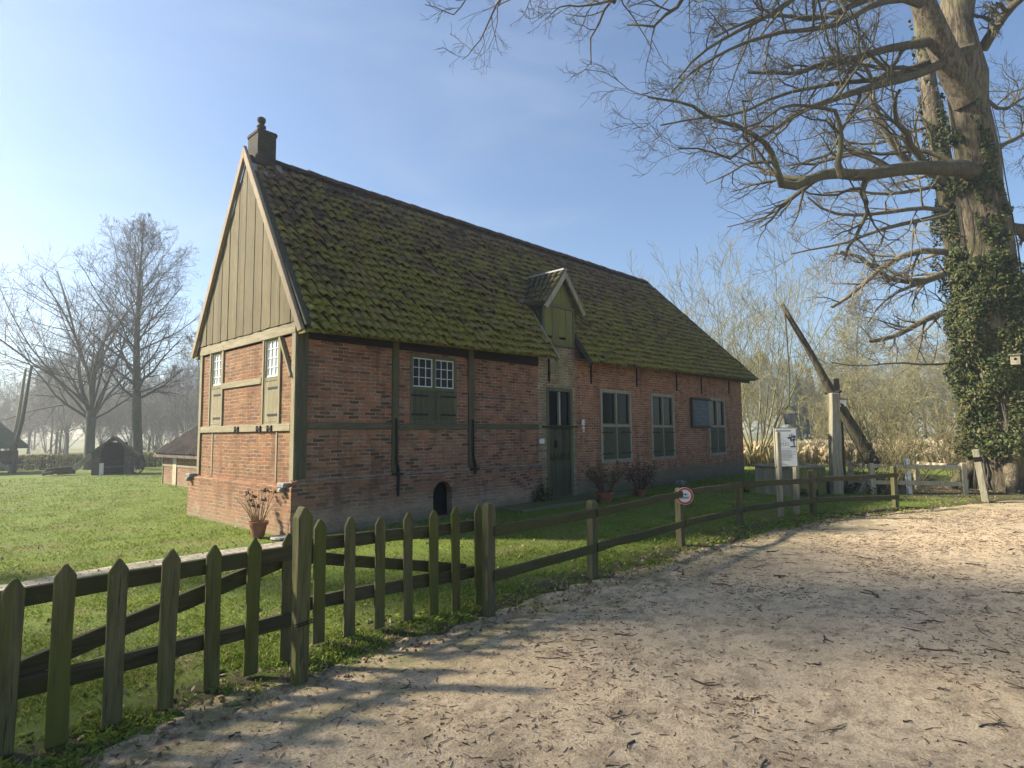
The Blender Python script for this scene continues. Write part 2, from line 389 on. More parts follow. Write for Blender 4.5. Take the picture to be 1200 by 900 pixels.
# ------------------------------------------------------------------ the ground
EX = [-30, -8, -6, -3.63, -2.32, -.74, 1.2, 3.36, 5.57, 7.37, 9.9, 12.4, 14, 20, 60]
EY = [-6.6, -5.75, -5.5, -5.30, -5.16, -5.16, -5.24, -5.34, -5.52, -5.84, -6.75, -7.95, -8.6, -9.6, -16]
def edge_y(x): return np.interp(x, EX, EY)+(fbm(np.asarray(x)*1.7, 3.3, 5, 4)-.47)*.42
def lawn_z(x, y):
    d = y-edge_y(x)
    return -.045+.075*sstep(-.15, .55, d)+(fbm(x*2.3, y*2.3, 11, 4)-.47)*.05*sstep(3.5, 0, np.abs(d-.3))+(fbm(x*.5, y*.5, 21, 3)-.45)*.04*sstep(.3, 1.5, d)*sstep(.0, -1.0, y)
def grid(name, xs, ys, zf, mat, kind, attrs=None):
    X, Y = np.meshgrid(xs, ys, indexing='xy'); Z = zf(X, Y)
    V = np.stack([X, Y, Z], -1).reshape(-1, 3); nx, ny = len(xs), len(ys)
    i = np.arange(nx-1)[None, :]; j = np.arange(ny-1)[:, None]
    F = np.stack([j*nx+i, j*nx+i+1, (j+1)*nx+i+1, (j+1)*nx+i], -1).reshape(-1, 4)
    at = {n: ('POINT', f(X, Y).ravel()) for n, f in (attrs or {}).items()}
    return tag(fast_mesh(name, V, F, mat, smooth=True, attrs=at), kind=kind)

k = NT('field_grass'); P = k.world()
c = k.ramp(k.noise(P, .09, 5, .6), [(.35, (.17,.19,.07)), (.5, (.24,.22,.10)), (.65, (.14,.17,.06))])
c = k.mix(.4, c, k.ramp(k.noise(P, 6, 5, .7), [(.3, .5), (.7, 1.0)]), 'MULTIPLY'); k.col(c); k.rough(.95); M['field'] = k.m

k = NT('lawn'); P = k.world(); e = k.attr('edge')
n1 = k.noise(P, 1.1, 5, .65); n2 = k.noise(P, 9, 5, .7); n3 = k.noise(k.mapp(P, (1, 1, .3)), 90, 4, .8)
g = k.mix(k.mr(n1, .32, .68), (.14,.205,.026), (.225,.29,.048))
g = k.mix(k.mr(n2, .50, .72, 0, .7), g, (.11,.16,.022))
g = k.mix(k.math('MULTIPLY', k.mr(k.noise(P, .8, 6, .7), .50, .64), .7), g, (.24,.20,.085))
soil = k.mix(k.mr(k.noise(P, 24, 5, .7), .35, .65), (.085,.062,.042), (.17,.13,.09))
moss = k.mix(k.mr(n2, .35, .65), (.075,.105,.018), (.15,.185,.035))
edg = k.mix(k.mr(k.noise(P, 3.4, 5, .7), .44, .56), moss, soil)
c = k.mix(k.mr(k.math('ADD', e, k.math('MULTIPLY', k.noise(P, 2.5, 4, .6), .5)), .42, .78), edg, g)
lit = k.attr('litter')
c = k.mix(k.math('MULTIPLY', lit, k.mr(k.noise(P, 5, 5, .7), .3, .55, .5, 1)), c, soil)
c = k.mix(.75, c, k.ramp(n3, [(.28, .30), (.7, 1.0)]), 'MULTIPLY')
k.col(c); k.rough(.9); k.b.inputs['Specular IOR Level'].default_value = .2
k.bump(k.math('ADD', n3, k.math('MULTIPLY', n2, 1.2)), .9, .03); M['lawn'] = k.m

k = NT('sand_track'); P = k.world(); e = k.attr('edge')
n1 = k.noise(P, .75, 5, .65); n2 = k.noise(P, 7, 5, .7); n3 = k.noise(P, 62, 4, .75); n4 = k.noise(P, 190, 3, .7)
c = k.mix(k.mr(n1, .34, .66), (.64,.49,.31), (.76,.595,.39))
c = k.mix(k.mr(n2, .46, .66, 0, .75), c, (.37,.275,.175)); c = k.mix(k.mr(k.noise(k.mapp(P, (1, 1.6, 1)), 2.3, 6, .72), .48, .64, 0, .6), c, (.33,.25,.16))
c = k.mix(k.mr(k.noise(P, 24, 4, .75), .58, .68, 0, .65), c, (.20,.145,.10))
damp = k.mr(k.noise(P, .45, 3, .5), .52, .66, 0, .4); c = k.mix(damp, c, (.46,.375,.25))
gm = k.math('MULTIPLY', k.mr(e, .75, .0), k.mr(k.noise(P, 3.1, 5, .7), .40, .62)); c = k.mix(k.math('MULTIPLY', gm, .75), c, (.21,.215,.08))
c = k.mix(.8, c, k.ramp(n3, [(.34, .42), (.50, .90), (.66, 1.0)]), 'MULTIPLY')
c = k.mix(.7, c, k.ramp(n4, [(.36, .45), (.52, .95), (.66, 1.0)]), 'MULTIPLY')
k.col(c); k.rough(.93); k.bump(k.math('ADD', k.math('MULTIPLY', n2, 1.4), k.math('ADD', n3, k.math('MULTIPLY', n4, .4))), .8, .022); M['track'] = k.m

far = np.concatenate([np.linspace(-900, -60, 15), np.linspace(-50, 50, 21), np.linspace(60, 900, 15)])
grid('ground', far, far, lambda X, Y: -.12+0*X, M['field'], 'structure')
xs = np.concatenate([np.arange(-45, -8, 1.5), np.arange(-7, 13.5, .06), np.arange(13.6, 22, .25), np.arange(22.5, 60, 2)])
ys = np.concatenate([np.arange(-17, -9, .5), np.arange(-8.9, -3.9, .06), np.arange(-3.8, 0.2, .16), np.arange(.4, 36, 1.1)])
def litter(X, Y): return np.clip(np.maximum(1-np.hypot(X-15.0, (Y+6.6)*1.1)/4.2, .0), 0, 1)**.6
grid('lawn', xs, ys, lawn_z, M['lawn'], 'structure', {'edge': lambda X, Y: np.clip((Y-edge_y(X))/1.5, 0, 1), 'litter': litter})
xs = np.concatenate([np.arange(-30, -7, 1.0), np.arange(-6.9, 6, .06), np.arange(6.1, 14, .12), np.arange(14.5, 60, 1.5)])
ys = np.concatenate([np.arange(-24, -11, 1.0), np.arange(-10.9, -4.6, .06)])
def track_z(X, Y):
    d = edge_y(X)-Y
    return (fbm(X*1.1, Y*1.1, 31, 4)-.47)*.05+(fbm(X*7, Y*7, 41, 3)-.45)*.018-.12*sstep(-.25, -.9, d)
grid('track', xs, ys, track_z, M['track'], 'structure', {'edge': lambda X, Y: np.clip((edge_y(X)-Y)/1.5, 0, 1)})

# small brick path that runs past the gable and along the front wall
k = NT('brick_paving'); P = k.world(); b = k.n('ShaderNodeTexBrick'); k.l(P, b.inputs['Vector'])
b.inputs['Color1'].default_value = (.24,.21,.17,1); b.inputs['Color2'].default_value = (.40,.35,.28,1); b.inputs['Mortar'].default_value = (.10,.095,.06,1)
b.inputs['Scale'].default_value = 1; b.inputs['Brick Width'].default_value = .2; b.inputs['Row Height'].default_value = .1; b.inputs['Mortar Size'].default_value = .008
c = k.mix(.5, b.outputs[0], k.ramp(k.noise(P, 14, 4, .7), [(.3, .5), (.7, 1)]), 'MULTIPLY')
c = k.mix(k.math('MULTIPLY', k.mr(k.noise(P, 2.2, 5, .7), .50, .64), .6), c, (.08,.095,.03))
k.col(c); k.rough(.9); k.bump(b.outputs['Fac'], -.6, .006); M['paving'] = k.m
def path_z(X, Y): return .042+(fbm(X*1.5, Y*1.5, 51, 3)-.45)*.02
xs = np.arange(-14, -.1, .15); t = np.linspace(0, 1, 6)
X = np.repeat(xs[:, None], 6, 1); cyl = -.52-.03*X*.4+.0*X
Yp = np.interp(X, [-14, -3.45, -2.3, -.9, 0], [-1.5, -.60, -.44, -.42, -.45]); Yp = Yp+(t[None]-.5)*.46
V = np.stack([X, Yp, path_z(X, Yp)], -1).reshape(-1, 3); n = len(xs)
F = [(i*6+j, (i+1)*6+j, (i+1)*6+j+1, i*6+j+1) for i in range(n-1) for j in range(5)]
tag(fast_mesh('path', V, np.array(F), M['paving'], smooth=True), kind='structure')
b = MB(); b.box((4.4, -.85, -.05), (8.6, -.04, .085)); M['mossy_paving'] = wood_mat('mossy_stoop', (.16,.145,.10), (.24,.215,.15), ((.10,.11,.03), .9), axis=0, scale=.4); tag(b.build('pavement', M['mossy_paving'], bevel=.015), kind='structure')

# ------------------------------------------------------------------ the farmhouse
HW, HL = 4.0, 18.0
house = thing('farmhouse', (0, 0, 0), 'long half-timbered brick farmhouse with a steep mossy tiled roof and a boarded gable', 'farmhouse')

def wall_front(b, y, th, x0, x1, z0, z1, holes, ax='y'):
    """wall in plane y (outside towards -y; ax 'x': plane x, outside towards -x) with rectangular holes and reveals th deep"""
    P = (lambda u, z, d: (u, y+d, z)) if ax == 'y' else (lambda u, z, d: (y+d, u, z))
    us = sorted({x0, x1, *[h[0] for h in holes], *[h[1] for h in holes]}); zs = sorted({z0, z1, *[h[2] for h in holes], *[h[3] for h in holes]})
    us = [u for u in us if x0 <= u <= x1]; zs = [q for q in zs if z0 <= q <= z1]
    for a, c in zip(us, us[1:]):
        for p, q in zip(zs, zs[1:]):
            if any(h[0] <= (a+c)/2 <= h[1] and h[2] <= (p+q)/2 <= h[3] for h in holes): continue
            f = [(0,1,2,3)] if ax == 'y' else [(3,2,1,0)]
            b.add([P(a,p,0), P(c,p,0), P(c,q,0), P(a,q,0)], f)
    for h in holes:
        a, c, p, q = h
        V = [P(a,p,0), P(c,p,0), P(c,q,0), P(a,q,0), P(a,p,th), P(c,p,th), P(c,q,th), P(a,q,th)]
        f = [(0,4,5,1), (1,5,6,2), (2,6,7,3), (3,7,4,0)]
        b.add(V, f if ax == 'x' else [g[::-1] for g in f])

HW0 = (2.24, 3.37, 1.83, 3.11)                               # front leaded window
DOOR = (6.28, 7.27, .02, 2.70)
W123 = [(8.52, 10.03, .82, 2.77), (11.16, 12.56, .80, 2.77), (15.08, 16.42, .80, 2.79)]
GW = [(.60, 1.11, 1.80, 3.27), (2.94, 3.44, 1.80, 3.27)]     # gable windows (y range, z range)
YR = .06                                                      # the right part stands back
b = MB(); wall_front(b, 0, .16, .0, 5.9, .88, 3.68, [HW0]); b.build('brick_wall', M['brick_frame'], house, label='brown-red brick infill between mossy timber posts')
b = MB(); wall_front(b, YR, .16, 7.42, HL, 0, 3.9, W123)
b.add([(HL,YR,0),(HL,HW,0),(HL,HW,3.9),(HL,YR,3.9)], [(0,1,2,3)]); b.build('brick_wall', M['brick_red'], house, label='red brick wall with three shuttered windows')
b = MB(); wall_front(b, YR, .16, 5.9, 7.42, 0, 3.9, [DOOR])
b.add([(5.9,0,.88),(5.9,YR,.88),(5.9,YR,3.68),(5.9,0,3.68)], [(0,1,2,3)]); b.build('brick_wall', M['brick_yellow'], house, label='yellow mossy brick bay around the door')
b = MB()
wall_front(b, 0, .12, 0, HW, .80, 3.42, GW, 'x'); b.build('brick_wall', M['brick_gable'], house, label='sunlit orange brick gable wall')
b = MB(); b.add([(0,HW,0),(HL,HW,0),(HL,HW,3.9),(0,HW,3.9)], [(3,2,1,0)]); b.build('brick_wall', M['brick_frame'], house)
# plinths
AX0, AX1, AZ = 2.74, 3.21, .46
b = MB(); pz = .89
def plinth_face(b):
    y = -.055
    wall_front(b, y, .3, -.07, 5.93, -.05, pz, [(AX0, AX1, .05, .72)])
    b.add([(-.07,y,pz),(5.93,y,pz),(5.93,0.02,pz+.03),(-.07,0.02,pz+.03)], [(0,1,2,3)])
    b.add([(5.93,y,-.05),(5.93,YR+.01,-.05),(5.93,YR+.01,pz),(5.93,y,pz)], [(0,1,2,3)])
    for sgn in (0, 1):                                        # spandrels that make the opening arched
        cx_ = (AX0+AX1)/2; r = (AX1-AX0)/2; pts = [(cx_+r*math.cos(a), AZ+r*math.sin(a)*1.05) for a in np.linspace(0 if sgn else math.pi, math.pi/2, 7)]
        pts += [(cx_, .73), ((AX1 if sgn else AX0)+(.006 if sgn else -.006), .73), ((AX1 if sgn else AX0)+(.006 if sgn else -.006), AZ)]
        b.prism(pts, 1, y-.002, y+.2)
plinth_face(b); b.build('plinth', M['brick_plinth'], house, label='brick plinth with an arched cellar opening and pale limewash stains')
b = MB()
wall_front(b, -.075, .1, -.05, 4.32, -.05, .80, [], 'x')
b.add([(-.075,-.05,.80),(-.075,4.32,.80),(.02,4.32,.83),(.02,-.05,.83)], [(3,2,1,0)]); b.add([(-.075,4.32,-.05),(-.075,4.32,.8),(.3,4.32,.8),(.3,4.32,-.05)], [(3,2,1,0)])
b.add([(.3,4.32,.8),(-.075,4.32,.8),(.0,4.0,.84),(.3,4.0,.84)], [(0,1,2,3)])
b.build('plinth', M['brick_gable'], house, label='sunlit plinth of the gable wall')
b = MB(); b.box((AX0-.02, .10, .0), (AX1+.02, .24, .75)); o = b.build('cellar_opening', M['black'], house)
b = MB(); cx_ = (AX0+AX1)/2
for a in np.linspace(0.05, math.pi-.05, 13):
    d = np.array([math.cos(a), 0, math.sin(a)*1.02]); t_ = np.array([-math.sin(a), 0, math.cos(a)])
    b.obox(np.array([cx_, -.055, AZ])+d*.30, d, (0,1,0), t_, .055, .008+.003*random.random(), .021)
b.build('arch_bricks', M['brick_plinth'], o)
# lime ledge lines on top of the plinth
b = MB(); b.bar((-.0,-.05,.905), (5.9,-.05,.900), .02, .016, segs=14, wob=.004); b.build('mortar_ledge', M['stone'], house)

# timber frame on the front wall
def posts(lst, mat, name='timber_post'):
    for (x0, x1, z0, z1) in lst:
        b = MB(); b.box((x0, -.035, z0), (x1, .05, z1)); b.build(name, mat, house, bevel=.008)
posts([(-.008, .18, .93, 3.62), (1.82, 1.96, .95, 3.6), (3.69, 3.84, .95, 3.6)], M['timber'])
M['timber_x'] = wood_mat('timber_mossy_rail', (.09,.078,.05), (.15,.128,.082), ((.095,.098,.042), .5), axis=0)
for (x0, x1, z) in [(.185, 1.815, 1.765), (1.965, 3.685, 1.755), (3.845, 5.9, 1.765)]:
    b = MB(); b.box((x0, -.028, z-.055), (x1, .05, z+.055)); b.build('timber_rail', M['timber_x'], house, bevel=.008)
b = MB(); b.box((.185, -.03, 3.16), (5.9, .05, 3.46)); b.build('wall_plate', wood_mat('eave_shade_plate', (.018,.016,.012), (.035,.03,.022), axis=0), house, bevel=.008)  # near-black wood colour paints in the shade under the eaves
for x, z0, z1, zt in [(1.90, .52, 1.45, 1.9), (3.80, .80, 1.45, 1.9)]:          # iron straps on the posts
    b = MB(); b.tube([(x-.02,-.06,zt), (x-.01,-.062,1.5), (x-.015,-.065,1.15), (x+.03,-.075,.98), (x+.02,-.075,z0)], [.016,.016,.02,.03,.022], 6)
    b.box((x-.11,-.09,.885), (x+.13,-.06,.925)); b.build('iron_strap', M['iron'], house)
for x, z0, z1 in [(6.37,2.83,3.23), (8.10,2.88,3.32), (10.36,2.92,3.33), (12.78,2.92,3.38), (14.55,2.9,3.32), (16.82,2.98,3.33)]:
    b = MB(); b.bar((x, YR-.02, z0), (x, YR-.02, z1+.15), .045, .03, up=(0,1,0), wd2=.038); b.box((x-.03, YR-.045, z0+.18), (x+.03, YR-.02, z0+.24)); b.build('wall_anchor', M['iron'], house)

# timber frame on the gable wall (outside is -x)
def gbox(name, y0, y1, z0, z1, mat, d=.03, label=None):
    b = MB(); b.box((-d, y0, z0), (.05, y1, z1)); return b.build(name, mat, house, bevel=.006, label=label)
M['timber_pale_y'] = wood_mat('timber_pale_rail', (.23,.195,.125), (.35,.30,.205), ((.19,.18,.095), .5), axis=1)
gbox('timber_rail', .0, HW+.02, 3.24, 3.42, M['timber_pale_y'], .036); gbox('timber_rail', .125, HW-.13, 1.68, 1.80, M['timber_pale_y'], .034)
gbox('timber_rail', 1.20, 2.86, 2.50, 2.61, M['timber_pale_y'])
gbox('timber_post', -.012, .12, .86, 3.24, M['timber_pale'], .032); gbox('timber_post', HW-.12, HW, .86, 3.24, M['timber_pale'], .032)
for y in (.54, 1.145, 2.87, 3.475): gbox('timber_post', y-.033, y+.033, 1.80, 3.24, M['timber_pale'], .028)
for y in (.62, 3.3): gbox('timber_post', y-.03, y+.03, .86, 1.68, M['timber_pale'], .012)
b = MB(); b.bar((-.02, .50, 3.22), (-.02, .10, 2.55), .05, .09, up=(1,0,0)); b.build('timber_brace', M['timber_pale'], house)
for y in (1.15, 2.05, .75): 
    b = MB(); b.bar((-.045, y, 1.78), (-.045, y, 1.68), .03, .02, up=(1,0,0)); b.bar((-.045, y+.13, 1.78), (-.045, y+.13, 1.68), .03, .02, up=(1,0,0)); b.bar((-.045, y, 1.735), (-.045, y+.13, 1.735), .02, .03); b.build('iron_hook', M['iron'], house)
for y in (.15, 4.12):                                        # stone corbels on the plinth's ends
    b = MB(); b.box((-.14, y-.07, .79), (.03, y+.15, .87)); b.box((-.17, y-.02, .72), (-.06, y+.08, .79)); b.build('corbel', M['stone'], house, bevel=.015)

def casement(parent, b_plane, u0, u1, z0, z1, nx, nz, bar, wood, glass, axis='y', rec=.03, fr=.045):
    """a sash with leaded bars and panes; b_plane = outside plane"""
    def bx(b, a0, a1, p0, p1, d0, d1):
        if axis == 'y': b.box((a0, b_plane+d0, p0), (a1, b_plane+d1, p1))
        else: b.box((b_plane+d0, a0, p0), (b_plane+d1, a1, p1))
    b = MB()
    bx(b, u0, u0+fr, z0, z1, rec, rec+.035); bx(b, u1-fr, u1, z0, z1, rec, rec+.035)
    bx(b, u0+fr, u1-fr, z0, z0+fr, rec, rec+.035); bx(b, u0+fr, u1-fr, z1-fr, z1, rec, rec+.035)
    for i in range(1, nx): u = u0+(u1-u0)*i/nx; bx(b, u-bar/2, u+bar/2, z0+fr, z1-fr, rec+.004, rec+.03)
    for i in range(1, nz): q = z0+(z1-z0)*i/nz; bx(b, u0+fr, u1-fr, q-bar/2, q+bar/2, rec+.006, rec+.028)
    s = b.build('sash', wood, parent)
    b = MB(); bx(b, u0+.01, u1-.01, z0+.01, z1-.01, rec+.020, rec+.024); b.build('pane', glass, parent)
def frame(parent, plane, u0, u1, z0, z1, wd, mat, axis='y', pr=.012, mull=None, trans=None, mw=.07, name='window_frame', dp=.1):
    b = MB()
    def bx(a0, a1, p0, p1, d=0):
        if axis == 'y': b.box((a0, plane-pr+d, p0), (a1, plane+dp, p1))
        else: b.box((plane-pr+d, a0, p0), (plane+dp, a1, p1))
    bx(u0-.012, u0+wd, z0-.01, z1+.01); bx(u1-wd, u1+.012, z0-.01, z1+.01)
    bx(u0+wd, u1-wd, z1-wd, z1+.012); bx(u0+wd, u1-wd, z0-.014, z0+wd)
    if mull is not None:
        if trans is not None: bx(mull-mw/2, mull+mw/2, z0+wd, trans-.035, .004); bx(mull-mw/2, mull+mw/2, trans+.035, z1-wd, .004)
        else: bx(mull-mw/2, mull+mw/2, z0+wd, z1-wd, .004)
    if trans is not None: bx(u0+wd, u1-wd, trans-.035, trans+.035, .002)
    return b.build(name, mat, parent, bevel=.004)
def shutter(parent, plane, u0, u1, z0, z1, mat, axis='y', hl=True, pr=.02):
    b = MB(); n = 3
    def bx(a0, a1, p0, p1, d0, d1):
        if axis == 'y': b.box((a0, plane+d0, p0), (a1, plane+d1, p1))
        else: b.box((plane+d0, a0, p0), (plane+d1, a1, p1))
    for i in range(n): bx(u0+(u1-u0)*i/n+.002, u0+(u1-u0)*(i+1)/n-.002, z0, z1, -pr, .012)
    b.mi = 1
    for q in (.17, .83):
        z = z0+(z1-z0)*q
        if hl: bx(u0-.05, u0+(u1-u0)*.75, z-.017, z+.017, -pr-.008, -pr-.001)
        else: bx(u0+(u1-u0)*.25, u1+.05, z-.017, z+.017, -pr-.008, -pr-.001)
    return b.build('shutter', [mat, M['iron']], parent)

def window(name, x0, x1, z0, z1, zt, plane, fw, fmat, smat, leaded):
    mid = (x0+x1)/2
    wn = frame(house, plane, x0, x1, z0, z1, fw, fmat, mull=mid, trans=zt); wn.name = 'window'
    if leaded:
        for a, c in ((x0+fw, mid-.035), (mid+.035, x1-fw)): casement(wn, plane, a, c, zt+.035, z1-fw, 3, 3, .011, M['white'], M['glass'], rec=.012, fr=.02)
    else:
        for a, c in ((x0+fw, mid-.035), (mid+.035, x1-fw)): casement(wn, plane, a, c, zt+.035, z1-fw, 1, 1, .02, M['frame_dark'], M['glass'], rec=.03, fr=.028)
    shutter(wn, plane, x0+fw+.004, mid-.039, z0+fw+.004, zt-.04, smat, hl=True, pr=.012); shutter(wn, plane, mid+.039, x1-fw-.004, z0+fw+.004, zt-.04, smat, hl=False, pr=.012)
    return wn
wn = window('window', *HW0, 2.47, 0, .055, M['frame_dark'], M['shutter'], True); wn['label'] = 'leaded front window with white bars above two dark board shutters'
for h, (zt, lab) in zip(W123, [(1.80, 'tall shuttered window beside the potted shrubs'), (1.79, 'tall shuttered window in the middle of the red wall'), (1.80, 'tall shuttered window next to the blue board')]):
    wn = window('window', *h, zt, YR, .085, M['frame_pale'], M['shutter'], False); wn['label'] = lab
for (y0, y1, z0, z1) in GW:
    wn = frame(house, 0, y0, y1, z0, z1, .035, M['timber_pale'], axis='x', trans=2.56, dp=.06); wn.name = 'window'
    casement(wn, 0, y0+.035, y1-.035, 2.60, z1-.035, 3, 4, .014, M['white'], M['glass_sky_glare'], axis='x', rec=.01, fr=.025)
    shutter(wn, 0, y0+.038, y1-.038, z0+.04, 2.52, M['timber_pale'], axis='x', pr=.010)

# door with its transom lights
dr = frame(house, YR, DOOR[0], DOOR[1], DOOR[2], DOOR[3], .085, M['frame_dark'], trans=1.76, name='door'); dr['label'] = 'dark plank door under a two-light transom window'
mid = sum(DOOR[:2])/2
b = MB(); b.box((mid-.03, YR-.004, 1.80), (mid+.03, YR+.08, 2.61)); b.build('mullion', M['frame_pale'], dr, bevel=.004)
for a, c in ((DOOR[0]+.085, mid-.03), (mid+.03, DOOR[1]-.085)):
    b = MB(); b.box((a, YR+.05, 1.80), (c, YR+.055, 2.615)); b.build('pane', M['glass'], dr)
b = MB(); n = 6; a0, a1 = DOOR[0]+.087, DOOR[1]-.087
for i in range(n): b.box((a0+(a1-a0)*i/n+.003, YR+.03+.006*(i % 2), .10), (a0+(a1-a0)*(i+1)/n-.003, YR+.07, 1.72))
b.build('door_leaf', M['door_wood'], dr)
b = MB()
for i in range(n):
    for z in (.95, 1.02): b.bar((a0+(a1-a0)*(i+.1)/n, YR+.022, z), (a0+(a1-a0)*(i+.5)/n, YR+.022, z+.13), .012, .01, up=(0,1,0)); b.bar((a0+(a1-a0)*(i+.5)/n, YR+.022, z+.13), (a0+(a1-a0)*(i+.9)/n, YR+.022, z), .012, .01, up=(0,1,0))
b.build('chevron_battens', M['door_wood'], dr)
b = MB(); b.tube([(6.62, YR, 1.42), (6.62, YR-.03, 1.40), (6.62, YR-.03, 1.30), (6.62, YR+.02, 1.28)], .014, 6); b.box((6.585, YR+.012, 1.26), (6.655, YR+.03, 1.44)); b.build('door_handle', M['iron'], dr)
b = MB(); b.bar((6.1, YR-.03, 1.765), (7.45, YR-.03, 1.765), .03, .03); b.build('transom_bar', M['iron'], dr)
b = MB(); b.box((5.99, YR-.014, 1.375), (6.17, YR-.001, 1.475)); b.build('number_plate', M['white'], house, label='small white house number plate left of the door')
b = MB(); b.box((7.66, YR-.03, 1.80), (7.75, YR-.001, 1.95)); b.box((7.67, YR-.035, 1.70), (7.74, YR-.001, 1.77)); b.lathe((7.705, YR-.02, 1.63), [(.03, 0), (.03, .05)], 8); b.build('doorbell', M['white'], house, label='small white doorbell fittings right of the door')

# blue board on the wall beside the far window
nb = thing('notice_board', (14.4, YR-.05, 1.78), 'faded blue board in a dark frame on the brick wall beside the far window', 'notice board')
b = MB(); b.box((13.72, YR-.05, 1.80), (15.03, YR-.01, 2.68)); b.build('panel', M['blueboard'], nb)
b = MB(); b.box((13.66, YR-.085, 1.75), (13.75, YR-.005, 2.74)); b.box((13.75, YR-.085, 1.75), (15.06, YR-.005, 1.82)); b.box((13.75, YR-.10, 2.68), (15.06, YR-.005, 2.75)); b.build('frame', M['darkwood'], nb, bevel=.006)
b = MB()
for i in range(5): b.box((13.95, YR-.054, 2.50-i*.13), (13.95+[.7,.8,.55,.8,.4][i], YR-.0505, 2.53-i*.13))
b.build('faded_lettering', plain('faded_letters', (.16,.20,.22), .7, var=.5, scale=20), nb)

# gable boarding, bargeboards
RY = 2.0; RZ0, RZS = 6.78, .018
SL = 1.498
def deckz(x, y): return 3.26+RZS*x+(y+.35)*SL
b = MB(); n = 23; y0, y1 = -.02, HW+.02
ys_ = np.linspace(y0, y1, n+1); ys_[1:-1] += rng.normal(0, .018, n-1)
def gz(y): return deckz(0, y if y <= RY else 2*RY-y)-.05
for i in range(n):
    a, c = ys_[i]+.004, ys_[i+1]-.004; zb = 3.425+rng.normal()*.006
    pts = [(a, zb), (c, zb), (c, gz(c))]+([(RY, gz(RY))] if a < RY < c else [])+[(a, gz(a))]
    b.prism(pts, 0, -.045-.008*(i % 2)-.004*rng.random(), .0)
b.build('gable_boarding', M['boards'], house)
b = MB(); b.prism([(-.1,3.43),(HW+.1,3.43),(RY,6.8)], 0, .01, .06); b.build('gable_backing', M['black'], house)
for s in (-1, 1):
    b = MB(); yf = RY+s*2.34; yt = RY+s*.0
    zt, zf = 7.00, 3.30
    wdt = .15
    pts = [(yf, zf-.06), (yt, zt), (yt, zt-wdt*1.55), (yf-s*.125, zf-.085)]
    b.prism(pts, 0, -.115, -.052); b.build('bargeboard', M['barge'], house, bevel=.005)

# roof deck (under the tiles)
XR = 14.45; XE = 18.38
ye = -.35
def rp(x, y): return (x, y, deckz(x, y))
b = MB()
D0, D1 = 6.15, 7.40                                          # the dormer bay breaks the eave
yb_d = .03
A = [rp(0,ye), rp(D0,ye), rp(D0,yb_d), rp(D1,yb_d), rp(D1,ye), rp(XE,ye)]
R0, R1 = (0, RY, deckz(0,RY)), (XR, RY, deckz(XR,RY))
zb = 3.26+RZS*XE
E1 = (XE, 2*RY-ye, zb); B0 = (0, 2*RY-ye, 3.26)
V = A+[R0, R1, E1, B0]
Vd = [(x, y, z-.05) for x, y, z in V]
FF = [(0,1,2,6), (2,3,7,6), (3,4,5,7), (5,8,7), (6,7,8,9)]
b.add(V, FF); b.add(Vd, [f[::-1] for f in FF])
for i, j in ((0,1),(1,2),(2,3),(3,4),(4,5),(5,8),(9,0)): b.add([V[i], V[j], Vd[j], Vd[i]], [(3,2,1,0)])
b.mi = 1
b.box((.0, -.16, 3.42), (D0, -.10, 3.55)); b.box((D1, -.14, 3.46), (XE-.02, -.08, 3.60))
roof = b.build('roof', [M['tile'], M['darkwood']], house)

def pantiles(x0, x1, length, place, keep, gauge=.188, wid=.172):
    """place(u, s, h) -> world points on a slope; keep(u, s) -> bool"""
    nr, nc = int(length/gauge), int((x1-x0)/wid)
    uu = np.array([0, .2, .4, .6, .8, 1.0]); prof = np.array([-.006, .040, .052, .034, .004, -.014])
    Vs, Fs, Rn, n0 = [], [], [], 0
    for r in range(nr):
        for c_ in range(nc):
            u0 = x0+(c_+.5*0)*wid+rng.normal()*.008; s0 = r*gauge+rng.normal()*.010
            if not keep(u0+wid/2, s0+gauge*.6): continue
            ln = gauge*1.22; tw = rng.normal()*.06; lift = .066+abs(rng.normal())*.024; hh = rng.normal()*.010
            U = u0+uu*wid*1.08; top = []
            for (ss, hz) in ((s0-.0, lift), (s0+ln*.5, lift*.55+.0), (s0+ln, .004)):
                top.append((U+tw*(ss-s0), np.full(6, ss)+tw*(uu-.5)*.5, prof+hz+hh+.012))
            low = (top[0][0], top[0][1]+.004, top[0][2]-.034)
            pts = np.concatenate([place(*q) for q in (low, *top)])
            Vs.append(pts)
            for a in range(3):
                for i in range(5): Fs.append((n0+a*6+i, n0+a*6+i+1, n0+(a+1)*6+i+1, n0+(a+1)*6+i))
            Rn += [rng.random()]*15; n0 += 24
    return np.concatenate(Vs), np.array(Fs), Rn
cs = 1/math.hypot(1, SL); sn = SL*cs                          # slope direction
LEN = (RY-ye)/cs
sag = lambda x: -.025*np.sin(np.clip(x/XR, 0, 1)*np.pi)+.012*np.sin(x*1.9)
def place_front(u, s, h):
    y = ye-.05+s*cs; z = deckz(u, ye-.05)+s*sn+sag(u)*np.clip(s/LEN, 0, 1)
    return np.stack([u, y-h*sn, z+h*cs], -1)
def keep_front(u, s):
    y = ye-.05+s*cs
    if u > XE-.02-(y-ye)/(RY-ye)*(XE-XR): return False
    if D0-.05 < u < D1+.05:
        zz = deckz(u, y)
        if zz < 4.75: return False
        if zz < 5.52 and abs(u-6.82) < (5.56-zz)/.87*.70: return False
    return True
V1, F1, R1_ = pantiles(.04, XE, LEN+.04, place_front, keep_front)
